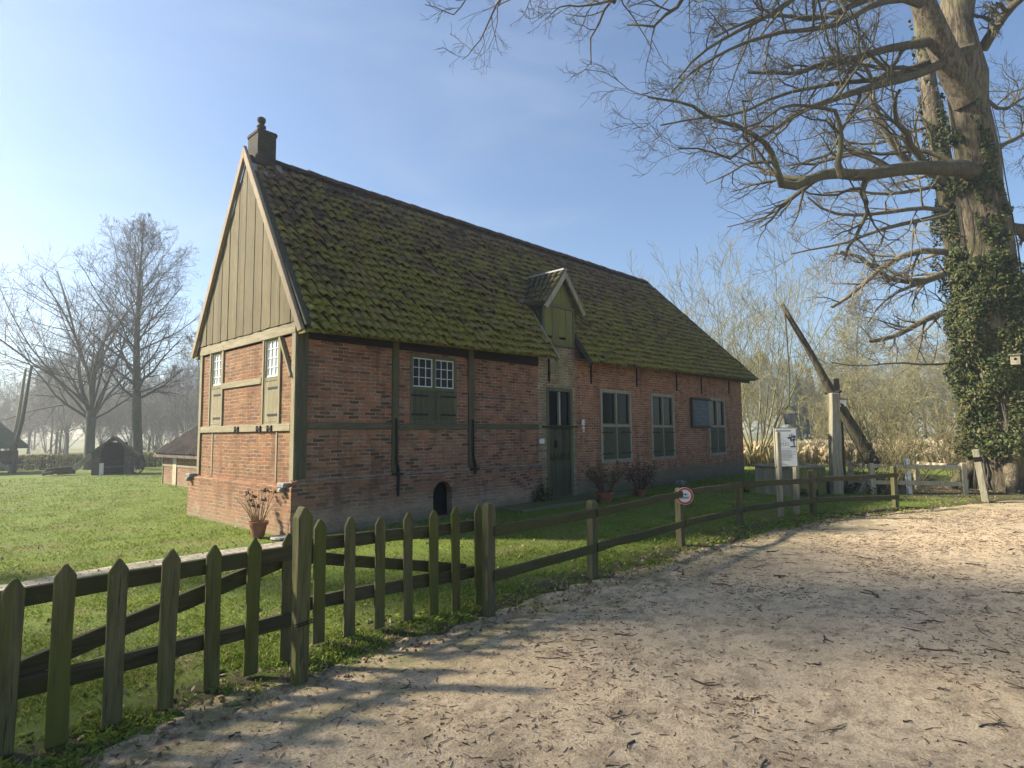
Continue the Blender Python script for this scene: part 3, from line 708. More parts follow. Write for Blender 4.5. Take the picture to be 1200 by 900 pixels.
# hip end
zs0 = 3.26+RZS*XE; rise = deckz(XR,RY)-zs0; run = XE-XR; hl_ = math.hypot(rise, run)
def place_hip(u, s, h):
    t_ = s/hl_; x = XE+.05-t_*run; z = zs0-.05+t_*rise
    return np.stack([x+h*rise/hl_, u, z+h*run/hl_], -1)
def keep_hip(u, s):
    t_ = s/hl_; return abs(u-RY) < (RY-ye)*(1-t_)+.02
V2, F2, R2_ = pantiles(ye, 2*RY-ye, hl_, place_hip, keep_hip)
V = np.concatenate([V1, V2]); F = np.concatenate([F1, F2+len(V1)])
rt = fast_mesh('roof_tiles', V, F, M['tile'], roof, attrs={'rnd': ('FACE', np.array(R1_+R2_))})
# ridge and hip tiles
b = MB()
def ridge_run(p, q, r=.115, ln=.36):
    p, q = np.array(p), np.array(q); L = np.linalg.norm(q-p); n = int(L/ln); t_ = (q-p)/L
    sd_ = np.cross(t_, (0,0,1)); sd_ /= np.linalg.norm(sd_); up_ = np.cross(sd_, t_)
    for i in range(n):
        a = p+t_*(i*L/n-.02)+up_*rng.normal()*.006; c_ = p+t_*((i+1)*L/n+.02)+up_*rng.normal()*.006
        V = []
        for m, rr in ((a, r*1.08), (c_, r*.94)):
            for ang in np.linspace(-.25, math.pi+.25, 8): V.append(m+sd_*rr*math.cos(ang)+up_*rr*math.sin(ang)*.8)
        b.add(V, [(j, j+1, 9+j, 8+j) for j in range(7)]+[tuple(range(8))[::-1], tuple(range(8, 16))])
ridge_run((.44, RY, deckz(.44,RY)+.03), (XR, RY, deckz(XR,RY)+.03)); ridge_run((XR, RY, deckz(XR,RY)+.02), (XE, ye, zs0+.03), .10); ridge_run((XR, RY, deckz(XR,RY)+.02), (XE, 2*RY-ye, zs0+.03), .10)
b.build('ridge_tiles', plain('ridge_clay', (.085,.06,.045), .9, var=.6, scale=5), roof, smooth=True)
# moss cushions caught on the tile edges
ico = bmesh.new(); bmesh.ops.create_icosphere(ico, subdivisions=1, radius=1); ico.verts.ensure_lookup_table()
IV = np.array([v.co[:] for v in ico.verts]); IF = np.array([[v.index for v in f.verts] for f in ico.faces]); ico.free()
def blobs(C, S, jit=.25):
    N = len(C); V = IV[None]*(1+rng.normal(0, jit, (N, len(IV), 1)))*S[:, None, :]+C[:, None, :]
    F = IF[None]+(np.arange(N)*len(IV))[:, None, None]
    return V.reshape(-1, 3), F.reshape(-1, 3)
N = 9000; u = rng.uniform(.1, XE, N); s = LEN*rng.random(N)**1.6; s = np.round(s/.188)*.188+.02+rng.normal(0, .02, N)
kp = np.array([keep_front(a, c_) and fbm(a*.9, c_*.9, 61) > .36+.05*c_ for a, c_ in zip(u, s)]); u, s = u[kp], s[kp]
C = place_front(u, s, np.full(len(u), .075)); S = rng.uniform(.007, .022, (len(u), 1))*np.array([[1.25, 1.0, .7]])
V, F = blobs(C, S, .35); o = fast_mesh('moss', V, F, M['moss'], roof, smooth=False); o['kind'] = 'stuff'
# a broken tile, and a verge strip by the gable
b = MB(); c0 = place_front(np.array([2.35]), np.array([2.72]), np.array([.06]))[0]; b.obox(c0, (1,0,0), (0,cs,sn), (0,-sn,cs), .10, .09, .012); b.build('roof_hole', M['black'], roof)
b = MB()
q0 = np.array([.02, ye, deckz(0,ye)+.06]); q1 = np.array([.02, RY, deckz(0,RY)+.06]); b.bar(q0, q1, .14, .05, up=(0,-sn,cs)); b.build('verge_board', M['darkwood'], roof, bevel=.006)

# chimney
b = MB(); ch = [(.06, 1.77), (.41, 1.77), (.41, 2.23), (.06, 2.23)]
b.prism(ch, 2, 6.35, 7.30); b.prism([(.045,1.755),(.425,1.755),(.425,2.245),(.045,2.245)], 2, 7.24, 7.33)
chm = b.build('chimney', M['chim'], house, bevel=.02)
b = MB(); b.lathe((.21, 2.0, 7.325), [(.13,0),(.11,.03),(.065,.06),(.055,.10),(.085,.13),(.085,.16),(.055,.18),(.055,.23),(.075,.25),(.078,.31),(.055,.33),(.03,.335)], 16); b.build('chimney_pot', M['chim'], chm, smooth=True)
b = MB(); b.bar((.235, 1.70, deckz(.2,1.70)+.07), (.235, 1.80, deckz(.2,1.80)+.13), .56, .02, up=(0,-sn,cs)); b.bar((.50,1.62,deckz(.5,1.62)+.07), (.50, 1.95, deckz(.5,1.95)+.10), .16, .02, up=(0,-sn,cs)); b.build('flashing', M['lead'], chm)

# dormer with its loading hatch
dz0, dz1, dxa = 4.74, 5.56, 6.82
dm = thing('dormer', (dxa, 0, 3.9), None, None); dm.parent = house; dm['label'] = 'small gabled dormer with a mossy green plank hatch'
X0, X1 = 6.17, 7.36
b = MB(); b.prism([(X0,3.86),(X1,3.86),(X1,4.78),(dxa,5.50),(X0,4.78)], 1, .075, .12); b.build('front_board', M['hatch'], dm)
b = MB(); n = 4
for i in range(n):
    a, c_ = X0+.06+(X1-X0-.12)*i/n, X0+.06+(X1-X0-.12)*(i+1)/n
    b.box((a+.004, .03-.006*(i % 2), 3.80), (c_-.004, .072, 4.66))
hb = b.build('hatch', M['hatch'], dm)
b = MB(); b.box((X0-.02, .0, 4.665), (X1+.02, .075, 4.745)); b.box((X0-.02, .005, 3.72), (X1+.02, .075, 3.795)); b.box((X0-.02, .01, 3.796), (X0+.055, .075, 4.66)); b.box((X1-.055, .01, 3.796), (X1+.02, .075, 4.66)); b.build('hatch_frame', M['frame_dark'], dm, bevel=.005)
b = MB(); n = 5
for i in range(n):                                           # upper triangle of boards
    a, c_ = X0+.02+(X1-X0-.04)*i/n+.003, X0+.02+(X1-X0-.04)*(i+1)/n-.003
    zt = lambda x: 5.50-abs(x-dxa)/.6*.72
    pts = [(a,4.75),(c_,4.75),(c_,max(4.76,zt(c_)))]+([(dxa,zt(dxa))] if a < dxa < c_ else [])+[(a,max(4.76,zt(a)))]
    b.prism(pts, 1, .045-.005*(i % 2), .074)
b.build('gable_boarding', M['hatch'], dm)
yat = lambda z, x=6.8: (z-3.26-RZS*x)/SL-.35
for x in (X0, X1-.03):
    b = MB(); b.prism([(.10, 3.9), (.10, 4.82), (yat(4.82)+.1, 4.82), (yat(3.9)+.02, 3.9)], 0, x, x+.03); b.build('cheek', M['darkwood'], dm)
for s in (-1, 1):
    xe = dxa+s*.80; ze = 4.66; yb0, yb1 = yat(ze)-.05, yat(dz1)+.1
    b = MB(); 
    e0 = np.array([xe, -.12, ze]); r0 = np.array([dxa, -.12, dz1+.02]); e1 = np.array([xe, yb0+.1, ze]); r1 = np.array([dxa, yb1, dz1+.02]); off = np.array([0,0,-.05])
    b.add([e0, r0, r1, e1, e0+off, r0+off, r1+off, e1+off], [(0,1,2,3),(7,6,5,4),(0,4,5,1),(1,5,6,2),(2,6,7,3),(3,7,4,0)] if s > 0 else [(3,2,1,0),(4,5,6,7),(1,5,4,0),(2,6,5,1),(3,7,6,2),(0,4,7,3)])
    m_ = 7
    for i in range(m_):                                      # rows of tiles running down the little roof
        t0 = (i+.1)/m_
        pa = e0+(e1-e0)*t0; pb = r0+(r1-r0)*t0
        nrm = np.array([s*.76, 0, .65])
        for q_ in range(5):
            a_ = pa+(pb-pa)*(q_/5-.02)+nrm*(.045+.010*rng.random()); c_ = pa+(pb-pa)*((q_+1)/5+.03)+nrm*.022
            b.tube([a_+rng.normal(0,.006,3), c_], [.050, .036], 7)
    b.build('dormer_roof', M['tile'], dm)
    b = MB(); b.prism([(xe+s*.03, ze-.07), (dxa, dz1+.03), (dxa, dz1-.16), (xe-s*.09, ze-.12)], 1, -.165, -.125); b.build('bargeboard', M['oldwood'] if s > 0 else M['frame_pale'], dm, bevel=.004)
b = MB(); b.bar((dxa, -.16, dz1+.05), (dxa, yat(dz1)+.2, dz1+.05), .14, .05); b.build('ridge_cap', M['lead'], dm, bevel=.01)
b = MB(); b.bar((dxa-.83, yat(4.66)-.1, 4.64), (dxa-.80, yat(4.95)+.0, 4.98), .10, .02); b.build('flashing', M['lead'], dm)
for x, s in ((D0-.03, -1), (D1+.02, 1)):                     # boards that edge the cut eave on both sides of the bay
    b = MB(); b.bar((x, ye-.10, deckz(x, ye-.10)+.05), (x-.0, .55, deckz(x, .55)+.07), .05, .12, up=(0,-sn,cs)); b.build('verge_board', M['oldwood'] if s < 0 else M['darkwood'], roof, bevel=.005)

# ------------------------------------------------------------------ picket gates and fences along the track
def picket(parent, x, y, z0, z1, wd=.115, th=.03, name='picket', lean=None):
    b = MB(); l = rng.normal(0, .006, 2) if lean is None else lean
    h = z1-z0; n = 5; V = []
    prof = [(0, wd/2), (.5*h, wd/2*.97), (h-.075, wd/2*1.0), (h-.012, wd*.10), ]
    for zz, hw in prof:
        for dx, dy in ((-1,-1),(1,-1),(1,1),(-1,1)):
            V.append((x+dx*hw+l[0]*zz+rng.normal()*.0025, y+dy*th/2+l[1]*zz+rng.normal()*.002, z0+zz+rng.normal()*.003))
    F = [(3,2,1,0), (12,13,14,15)]
    for i in range(3):
        for j in range(4): F.append((4*i+j, 4*i+(j+1)%4, 4*i+4+(j+1)%4, 4*i+4+j))
    b.add(V, F); return b.build(name, M['fence'], parent, bevel=.005)
def rail(parent, p, q, wd=.045, ht=.085, name='rail', mat=None, segs=6):
    b = MB(); b.bar(p, q, wd, ht, segs=segs, wob=.004); return b.build(name, mat or M['rail'], parent, bevel=.006)

g1 = thing('picket_gate', (-2.60, -4.80, 0), 'wide mossy picket gate leaf in the near corner, brace rising to the tall post', 'gate', 'mossy picket gate leaves')
PX = [(-4.62, -4.86), (-4.28, -4.84), (-3.99, -4.83), (-3.785, -4.90), (-3.54, -4.89), (-3.27, -4.87), (-2.99, -4.80), (-2.73, -4.77), (-2.465, -4.73)]
for i, (x, y) in enumerate(PX): picket(g1, x, y-.01, .02+.012*rng.random(), [.93,.93,.90,.95,.94,.945,.925,.925,.925][i], .094, .022)
ya = lambda x: -4.845+.055*(x+4.6)/2.2+.035
rail(g1, (-4.75, ya(-4.75)+.02, .775), (-2.44, ya(-2.44)+.02, .775), .05, .10); rail(g1, (-4.75, ya(-4.75)+.02, .315), (-2.44, ya(-2.44)+.02, .315), .05, .10)
o = rail(g1, (-4.30, ya(-4.3)+.075, .30), (-2.48, ya(-2.48)+.075, .72), .045, .10, 'brace')
g2 = thing('picket_gate', (-1.40, -4.62, 0), 'mossy picket gate leaf between the tall post and the long rail fence', 'gate', 'mossy picket gate leaves')
QX = [(-2.15,-4.60,.975), (-1.91,-4.64,.97), (-1.64,-4.65,.945), (-1.37,-4.67,.955), (-1.13,-4.72,.955), (-.90,-4.75,.965), (-.655,-4.79,.955)]
for x, y, h in QX: picket(g2, x, y-.01, .04+.012*rng.random(), h, .098, .024)
yb = lambda x: -4.60-.19*(x+2.15)/1.5+.035
rail(g2, (-2.38, yb(-2.38)+.01, .775), (-.60, yb(-.6)+.02, .755), .05, .10); rail(g2, (-2.38, yb(-2.38)+.01, .335), (-.60, yb(-.6)+.02, .335), .05, .10)
rail(g2, (-2.34, yb(-2.34)+.065, .70), (-.72, yb(-.72)+.065, .36), .045, .09, 'brace')
gp = thing('gate_post', (-2.53, -5.06, 0), 'tallest mossy pointed post where the two picket gates meet', 'post')
picket(gp, -2.535, -5.06, -.1, 1.14, .098, .080, 'post', lean=(.004, .0))
b = MB()
for z in (.37, .385): b.tube([(-2.60,-5.108,z),(-2.47,-5.108,z+.004),(-2.47,-4.99,z),(-2.44,-4.76,z-.01)], .004, 5)
b.build('wire_loop', M['iron'], gp)

rf = thing('rail_fence', (4.0, -4.85, 0), 'long mossy post and rail fence with two rails curving beside the sandy track', 'fence')
M['post_wood'] = wood_mat('post_wood', (.075,.066,.036), (.14,.125,.07), ((.075,.08,.02), .6), scale=1.2)
RPOST = [(-.72,-4.99,.985), (.98,-4.91,.86), (3.28,-4.80,.82), (5.57,-4.72,.74), (7.80,-5.25,.86), (9.88,-6.22,.86)]
def fpost(parent, x, y, h, sx=.098, sy=.088, mat='fence', pointed=False, rot=0.0):
    b = MB(); V = []; l = rng.normal(0, .012, 2); c_, s_ = math.cos(rot), math.sin(rot)
    for zz, k_ in ((-.1, 1), (.35*h, 1), (h-.03, 1), (h, .72)):
        for dx, dy in ((-1,-1),(1,-1),(1,1),(-1,1)):
            a, d = dx*sx/2*k_, dy*sy/2*k_
            V.append((x+a*c_-d*s_+l[0]*zz+rng.normal()*.003, y+a*s_+d*c_+l[1]*zz, zz))
    F = [(3,2,1,0),(12,13,14,15)]+[(4*i+j, 4*i+(j+1)%4, 4*i+4+(j+1)%4, 4*i+4+j) for i in range(3) for j in range(4)]
    b.add(V, F); return b.build('post', M[mat], parent, bevel=.006)
for i, (x, y, h) in enumerate(RPOST): fpost(rf, x, y, h, mat='post_wood', rot=[0,0,0,-.1,-.35,-.45][i])
RT_ = [(.74,.35), (.72,.34), (.745,.33), (.71,.29), (.67,.29), (.69,.235)]
for i in range(5):
    (x0, y0, h0), (x1, y1, h1) = RPOST[i], RPOST[i+1]; off = -.062
    for j in (0, 1): rail(rf, (x0+.01, y0+off, RT_[i][j]), (x1-.01, y1+off, RT_[i+1][j]), .04, .09)
# round sign on the third post
rs = thing('round_sign', (3.26, -4.90, .72), 'small round white sign with a red ring on a fence post', 'sign')
sn_ = np.array([-.80, -.60, 0]); su = np.array([.60, -.80, 0]); sz = np.array([0,0,1.]); c0 = np.array([3.245, -4.90, .715])
def disc(b, c, r0, r1, th, n=28):
    V = []; 
    for d in (0, th):
        for r in (r0, r1):
            for a in np.linspace(0, 2*np.pi, n, endpoint=False): V.append(c+sn_*d+su*r*math.cos(a)+sz*r*math.sin(a))
    F = []
    for i in range(n):
        j = (i+1) % n
        F += [(2*n+i, 2*n+j, 3*n+j, 3*n+i), (n+i, n+j, j, i), (n+j, n+i, 3*n+i, 3*n+j)]
    b.add(V, F)
b = MB(); disc(b, c0, .001, .118, .006); b.build('disc', M['white'], rs)
b = MB(); disc(b, c0+sn_*.006, .088, .113, .003); b.build('red_ring', plain('sign_red', (.50,.035,.03), .5, var=.2), rs)
b = MB()
for ln, (n_, z) in enumerate(((4, .022), (6, -.022))):
    for i in range(n_): 
        u_ = (i-(n_-1)/2)*.020
        b.obox(c0+sn_*.0075+su*u_+sz*z, su, sz, sn_, .0025 if i % 2 else .007, .012, .0015); 
        if i % 2: b.obox(c0+sn_*.0075+su*u_+sz*(z+.008*(-1)**(i//2)), su, sz, sn_, .007, .0028, .0015)
b.build('lettering', M['iron'], rs)

# information panel on two posts
ip = thing('information_panel', (7.30, -4.96, 0), 'white information panel with a drawing and text on two wooden posts behind the fence', 'information panel')
pa, pb = np.array([7.04,-4.90,0]), np.array([7.56,-5.02,0])
fpost(ip, pa[0], pa[1], 1.60, .075, .09, 'oldwood', rot=-.5); fpost(ip, pb[0], pb[1], 1.05, .075, .09, 'oldwood', rot=-.5)
L_, R_ = dep(907.5, 500, 14.0), None
D_ = float((np.array([7.25,-4.97,0])-EYE)@FW)
pu = dep(933, 520, D_)-dep(908.5, 520, D_); wd_ = np.linalg.norm(pu); pu[2] = 0; pu = np.array([pu[0], pu[1]+.05, 0]); pu /= np.linalg.norm(pu)
pc = dep(921.5, 524, D_); pn = np.array([pu[1], -pu[0], 0]); 
if pn@(EYE-pc) < 0: pn = -pn
hw_, hh_ = wd_/2+.01, .355
b = MB(); b.obox(pc-pn*.03, pu, (0,0,1), pn, hw_+.012, hh_+.012, .02); b.build('backing', M['oldwood'], ip)
b = MB(); b.obox(pc-pn*.006, pu, (0,0,1), pn, hw_-.004, hh_-.004, .004); b.build('sheet', plain('panel_sheet', (.84,.84,.78), .4, var=.06), ip)
def mark(b, u0, u1, v0, v1, d=.0015): b.obox(pc+pu*(u0+u1)/2+np.array([0,0,(v0+v1)/2])+pn*d*.5, pu, (0,0,1), pn, (u1-u0)/2, (v1-v0)/2, d)
b = MB(); mark(b, -.20, .10, .295, .312)
for i in range(9):
    v = -.07-i*.022; mark(b, -.19, .06+.13*rng.random(), v, v+.007)
for i in range(3): mark(b, -.20, -.08+.05*i, -.30-i*.013, -.295-i*.013)
b.build('lettering', plain('print_grey', (.17,.18,.18), .6), ip)
b = MB()                                                      # the farmhouse drawing and its dark blue tree
for i in range(46):
    a = rng.random()*6.28; r = .085*math.sqrt(rng.random()); cu, cv = .125+r*math.cos(a)*1.0, .175+r*math.sin(a)*.8; mark(b, cu-.012, cu+.012, cv-.008, cv+.008, .0012+.001*rng.random())
mark(b, .145, .165, .02, .16, .002); mark(b, .08, .19, -.005, .02, .002); b.build('drawing', plain('print_blue', (.07,.09,.15), .6, var=.4), ip)
b = MB()
mark(b, -.17, -.165, .03, .12); mark(b, -.17, .06, .03, .036)
for q in range(5): mark(b, -.15+.045*q, -.135+.045*q, .05, .085)
for i in range(10): mark(b, -.15+i*.016, -.135+i*.016, .095+.045*(1-abs(i-4)/5.), .10+.045*(1-abs(i-4)/5.))
mark(b, -.2, .2, -.035, -.03); b.build('drawing', plain('print_pale', (.34,.36,.36), .6), ip)

# the well: boarded surround, forked post, sweep beam, rod and bucket
wl = thing('well_surround', (11.3, -3.75, 0), 'square boarded well surround with a pale rim under the hanging bucket', 'well')
wr = -.42; wu = np.array([math.cos(wr), math.sin(wr), 0]); wv = np.array([-wu[1], wu[0], 0]); wc = np.array([11.30, -3.72, 0])
for s, (a, c_) in enumerate(((wu, wv), (-wu, -wv), (wv, -wu), (-wv, wu))):
    b = MB()
    for i in range(4): b.obox(wc+a*.56+c_*(-.42+.28*i)+np.array([0,0,.34]), a, c_, (0,0,1), .028, .137, .36)
    b.build('side_boards', M['oldwood'] if s != 3 else M['hatch'], wl, bevel=.006)
b = MB()
for a, c_ in ((wu, wv), (-wu, -wv), (wv, -wu), (-wv, wu)): b.bar(wc+a*.56-c_*.62+np.array([0,0,.735]), wc+a*.56+c_*.50+np.array([0,0,.735+rng.normal()*.01]), .14, .06)
b.build('rim', M['oldwood'], wl, bevel=.008)
b = MB(); b.obox(wc+np.array([0,0,.30]), wu, wv, (0,0,1), .5, .5, .02); b.build('water', M['black'], wl)
sw = thing('well_sweep', (12.1, -4.6, 0), 'tall well sweep with a long tilted beam balanced on a forked wooden post', 'well sweep')
wp = np.array([12.05, -4.58, 0]); sdv = np.array([.70, -.714, 0]); sdn = np.array([-.714, -.70, 0])
b = MB(); b.bar(wp-sdv*.10+sdn*.16+np.array([0,0,-.1]), wp-sdv*.03+sdn*.16+np.array([0,0,2.55]), .26, .20, up=(sdn[0],sdn[1],0), wd2=.21, segs=5, wob=.006); b.build('post', M['oldwood'], sw, bevel=.015)
b = MB(); b.bar(wp+sdv*.26-sdn*.16+np.array([0,0,-.1]), wp+sdv*.20-sdn*.16+np.array([0,0,2.95]), .16, .17, up=(sdn[0],sdn[1],0), segs=5, wob=.008); b.build('post', M['darkwood'], sw, bevel=.012)
b = MB(); b.tube([wp+sdn*.34+np.array([0,0,2.58])+sdv*.05, wp-sdn*.34+np.array([0,0,2.58])+sdv*.05], .035, 10); b.build('pivot', M['iron'], sw)
bt = np.array([11.27,-3.75,4.86]); bb = np.array([12.80,-5.32,.66])
PP = [bt+(bb-bt)*t_+sdn*.0+np.array([0,0,.012*math.sin(t_*7)])+rng.normal(0,.008,3) for t_ in np.linspace(0,1,12)]
b = MB(); b.tube(PP, np.interp(np.linspace(0,1,12), [0,.45,.6,.85,1], [.055,.095,.125,.165,.185])*(1+rng.normal(0,.04,12)), 12); b.build('beam', bark_mat('beam_wood', (.055,.046,.032), (.13,.115,.08), ((.08,.09,.03), .5)), sw, smooth=True)
b = MB()
for t_, a in ((.90, -.25), (.95, .2)): b.tube([bt+(bb-bt)*t_+sdn*.2, bt+(bb-bt)*t_-sdn*.05+np.array([0,0,-.12]), bt+(bb-bt)*t_-sdn*.22], .05, 8)
b.build('counterweight', M['darkwood'], sw, smooth=True)
b = MB(); b.bar(np.array([12.42,-5.0,.0]), np.array([12.75,-5.25,.62]), .06, .08); b.build('prop', M['oldwood'], sw, bevel=.006)
b = MB(); b.bar(np.array([12.95,-5.3,.0]), np.array([12.72,-5.22,.66]), .06, .08); b.build('prop', M['darkwood'], sw, bevel=.006)
b = MB(); tip = bt+np.array([.03,-.04,-.06]); b.tube([tip, tip+np.array([.02,-.02,-.9]), tip+np.array([.03,-.03,-1.8]), np.array([11.305,-3.785,2.22])], [.02,.018,.017,.016], 6); b.build('rod', M['darkwood'], sw)
bk = thing('bucket', (11.3,-3.79,1.80), 'grey metal bucket hanging from the well sweep rod', 'bucket')
b = MB(); b.lathe((11.305,-3.79,1.775), [(.12,0),(.165,.26),(.172,.265),(.172,.28),(.155,.28),(.11,.02)], 20); b.build('pail', M['galv'], bk, smooth=False)
b = MB(); b.tube([np.array([11.305,-3.79,2.05])+np.array([.163*math.cos(a)*.70, -.163*math.cos(a)*.71, .18*math.sin(a)]) for a in np.linspace(0, math.pi, 9)], .008, 5); b.build('handle', M['iron'], bk)
nx = thing('nest_box', (12.2,-4.75,2.2), 'small white box fixed high on the well sweep post', 'box')
b = MB(); c0 = wp+sdv*.22+sdn*.02+np.array([0,0,2.30]); b.obox(c0, sdv, sdn, (0,0,1), .10, .08, .085); b.build('case', M['white'], nx, bevel=.006)
b = MB(); b.obox(c0+np.array([0,0,.10]), sdv, sdn, (0,0,1), .13, .12, .014); b.build('lid', M['oldwood'], nx, bevel=.004)

# small paddock rails round the counterweight and two odd posts
ef = thing('paddock_rails', (13.0,-6.2,0), 'short pale two-rail fence around the low end of the well sweep', 'fence')
EP = [(12.35,-5.33,.80), (13.63,-7.01,.80), (14.6,-5.9,.8), (13.4,-4.6,.8)]
for x, y, h in EP: fpost(ef, x, y, h, .11, .10, 'cleanwood', rot=-.9)
for z in (.30, .70):
    rail(ef, (EP[0][0],EP[0][1],z+.03), (EP[1][0],EP[1][1],z-.02), .05, .10, mat=M['cleanwood']); rail(ef, (EP[0][0],EP[0][1],z), (EP[3][0],EP[3][1],z), .05, .10, mat=M['cleanwood'])
rail(ef, (EP[1][0],EP[1][1],.70), (EP[2][0],EP[2][1],.72), .05, .10, mat=M['cleanwood'])
pw = thing('marker_post', (13.0,-5.6,0), 'slim white painted post inside the pale paddock rails', 'post')
fpost(pw, 12.98,-5.98,.90,.10,.08,'white',rot=-.8)
pk = thing('marker_post', (12.2,-7.5,0), 'leaning grey post with a dark band in front of the oak', 'post')
b = MB(); b.bar((12.22,-7.52,-.1), (12.16,-7.40,1.16), .145, .125, up=(0,1,0)); b.build('post', M['oldwood'], pk, bevel=.008)
b = MB(); b.bar((12.171,-7.424,.90), (12.166,-7.412,1.00), .155, .135, up=(0,1,0)); b.build('band', M['black'], pk)

# ------------------------------------------------------------------ pots and plants by the house
def pot_plant(x, y, r, h, label, kind):
    t = thing('potted_plant', (x, y, 0), label, 'potted plant')
    z0 = .03 if kind != 'dried' else .05
    b = MB(); b.lathe((x, y, z0), [(r*.68, 0), (r*.95, h*.78), (r*1.1, h*.78), (r*1.12, h), (r*.98, h), (r*.95, h*.86), (.01, h*.85)], 22); b.build('pot', M['terracotta'], t, smooth=False)
    b = MB(); V = []; tips = []
    ns = 26 if kind == 'dried' else 40
    for i in range(ns):
        a = rng.random()*6.28; le = (.30+.28*rng.random()) if kind == 'dried' else (.34+.40*rng.random())
        sp = (.15+.5*rng.random()) if kind == 'dried' else .25+.5*rng.random()
        p0 = np.array([x+r*.5*math.cos(a), y+r*.5*math.sin(a), z0+h*.85]); d = np.array([math.cos(a)*sp, math.sin(a)*sp, 1.0]); d /= np.linalg.norm(d)
        p = [p0, p0+d*le*.5+rng.normal(0,.015,3), p0+d*le+rng.normal(0,.03,3)]
        b.tube(p, [.006,.005,.003], 4, cap=False); tips.append(p[2])
        if kind != 'dried':
            for q in range(4):
                e = p[1]+(p[2]-p[1])*rng.random(); dd = rng.normal(0,1,3); dd /= np.linalg.norm(dd)
                b.tube([e, e+dd*.07, e+dd*.12+np.array([0,0,.03])], [.003,.0025,.002], 3, cap=False); tips.append(e+dd*.12)
    b.build('stems', plain('dry_stems_'+kind, (.34,.24,.13) if kind == 'dried' else (.16,.10,.06), .9, var=.4), t)
    tips = np.array(tips)
    if kind == 'dried':
        C = tips[rng.permutation(len(tips))[:9]]; CC = np.repeat(C, 14, 0)+rng.normal(0,.022,(len(C)*14,3))*np.array([1,1,.6]); V, F = blobs(CC, rng.uniform(.008,.016,(len(CC),1))*np.ones((1,3)))
        fast_mesh('flower_heads', V, F, leaf_mat('dried_flower', [(.06,.03,.025),(.12,.06,.045),(.09,.05,.03)], .9), t)
    else:
        CC = np.repeat(tips, 2, 0)+rng.normal(0,.03,(len(tips)*2,3)); V, F = leaf_quads(CC, .036, rng)
        fast_mesh('leaves', V, F, leaf_mat('russet_leaves_'+kind, [(.16,.09,.04),(.22,.14,.065),(.13,.09,.04),(.11,.12,.04)] if kind == 'russet' else [(.16,.08,.05),(.12,.075,.05),(.10,.08,.05)], .8), t)
    return t
def leaf_quads(C, size, rg, up=None, droop=0.0):
    """one small pointed leaf (a quad) per centre, random orientation"""
    N = len(C); a = rg.normal(0, 1, (N, 3)); a[:, 2] -= droop; a /= np.linalg.norm(a, axis=1, keepdims=True)
    r = rg.normal(0, 1, (N, 3)) if up is None else up+rg.normal(0, .45, (N, 3))
    b_ = np.cross(a, r); b_ /= np.linalg.norm(b_, axis=1, keepdims=True)+1e-9
    s = size*(.6+.8*rg.random((N, 1))) 
    V = np.stack([C-a*s, C+b_*s*.55, C+a*s, C-b_*s*.55], 1).reshape(-1, 3)
    return V, np.arange(N*4).reshape(-1, 4)
pot_plant(-.36, .42, .135, .24, 'terracotta pot with dried brown hydrangea stems beside the gable wall', 'dried')
pot_plant(6.98, -1.06, .19, .23, 'terracotta pot with a russet-leaved shrub beside the door', 'russet')
pot_plant(8.62, -1.0, .16, .17, 'low pot with a thin bare shrub under the first shuttered window', 'bare')
b = MB(); b.lathe((-.16, .02, .03), [(.15,0),(.18,.02),(.17,.045),(.02,.05)], 14); tag(b.build('stone_slab', M['stone']), 'pale flat stone lying beside the pot at the gable corner', 'stone')
b = MB(); b.obox((12.0,-.35,.09), (1,.2,0), (-.2,1,0), (0,0,1), .16, .10, .08); b.obox((12.3,-.28,.07), (1,-.2,0), (.2,1,0), (0,0,1), .10, .09, .06); tag(b.build('stone_block', M['stone'], bevel=.03), 'grey stone blocks lying at the foot of the red brick wall', 'stone')

# ------------------------------------------------------------------ trees
def unit(a): return a/(np.linalg.norm(a, axis=-1, keepdims=True)+1e-9)
def sprout(P, RR, n, t0, lenf, radf, ang, up, wig, npts, rg, lmin=.05, taper=.3, t1=1.0, bias=None):
    """n child branches on every polyline of P (N,k,3): returns their polylines and radii"""
    N, k_, _ = P.shape; seg = np.linalg.norm(np.diff(P, axis=1), axis=2).sum(1)
    t = t0+(t1-t0)*(np.arange(n)[None, :]+rg.random((N, n)))/n
    f = t*(k_-1); i = np.minimum(f.astype(int), k_-2); fr = (f-i)[..., None]; r_ = np.arange(N)[:, None]
    p = P[r_, i]*(1-fr)+P[r_, i+1]*fr; tan = unit(P[r_, i+1]-P[r_, i]); rr = RR[r_, i]*(1-fr[..., 0])+RR[r_, i+1]*fr[..., 0]
    q = rg.normal(0, 1, (N, n, 3)); 
    if bias is not None: q = q+np.asarray(bias)
    q = unit(q-(q*tan).sum(-1, keepdims=True)*tan)
    a = np.radians(ang*(.65+.7*rg.random((N, n, 1))))
    d = unit(tan*np.cos(a)+q*np.sin(a)+np.array([0, 0, up]))
    L = np.maximum(lmin, seg[:, None]*lenf*(1.15-.6*(t-t0)/(t1-t0+1e-6))*(.65+.7*rg.random((N, n))))
    M_ = N*n; p = p.reshape(M_, 3); d = d.reshape(M_, 3); L = L.reshape(M_); rr = rr.reshape(M_)
    out = np.empty((M_, npts, 3)); out[:, 0] = p
    for j in range(1, npts):
        out[:, j] = out[:, j-1]+d*(L/(npts-1))[:, None]; d = unit(d+rg.normal(0, wig, d.shape)+np.array([0, 0, up*.35]))
    R0 = np.minimum(rr*radf, rr*.9)
    return out, R0[:, None]*np.linspace(1, taper, npts)[None, :]
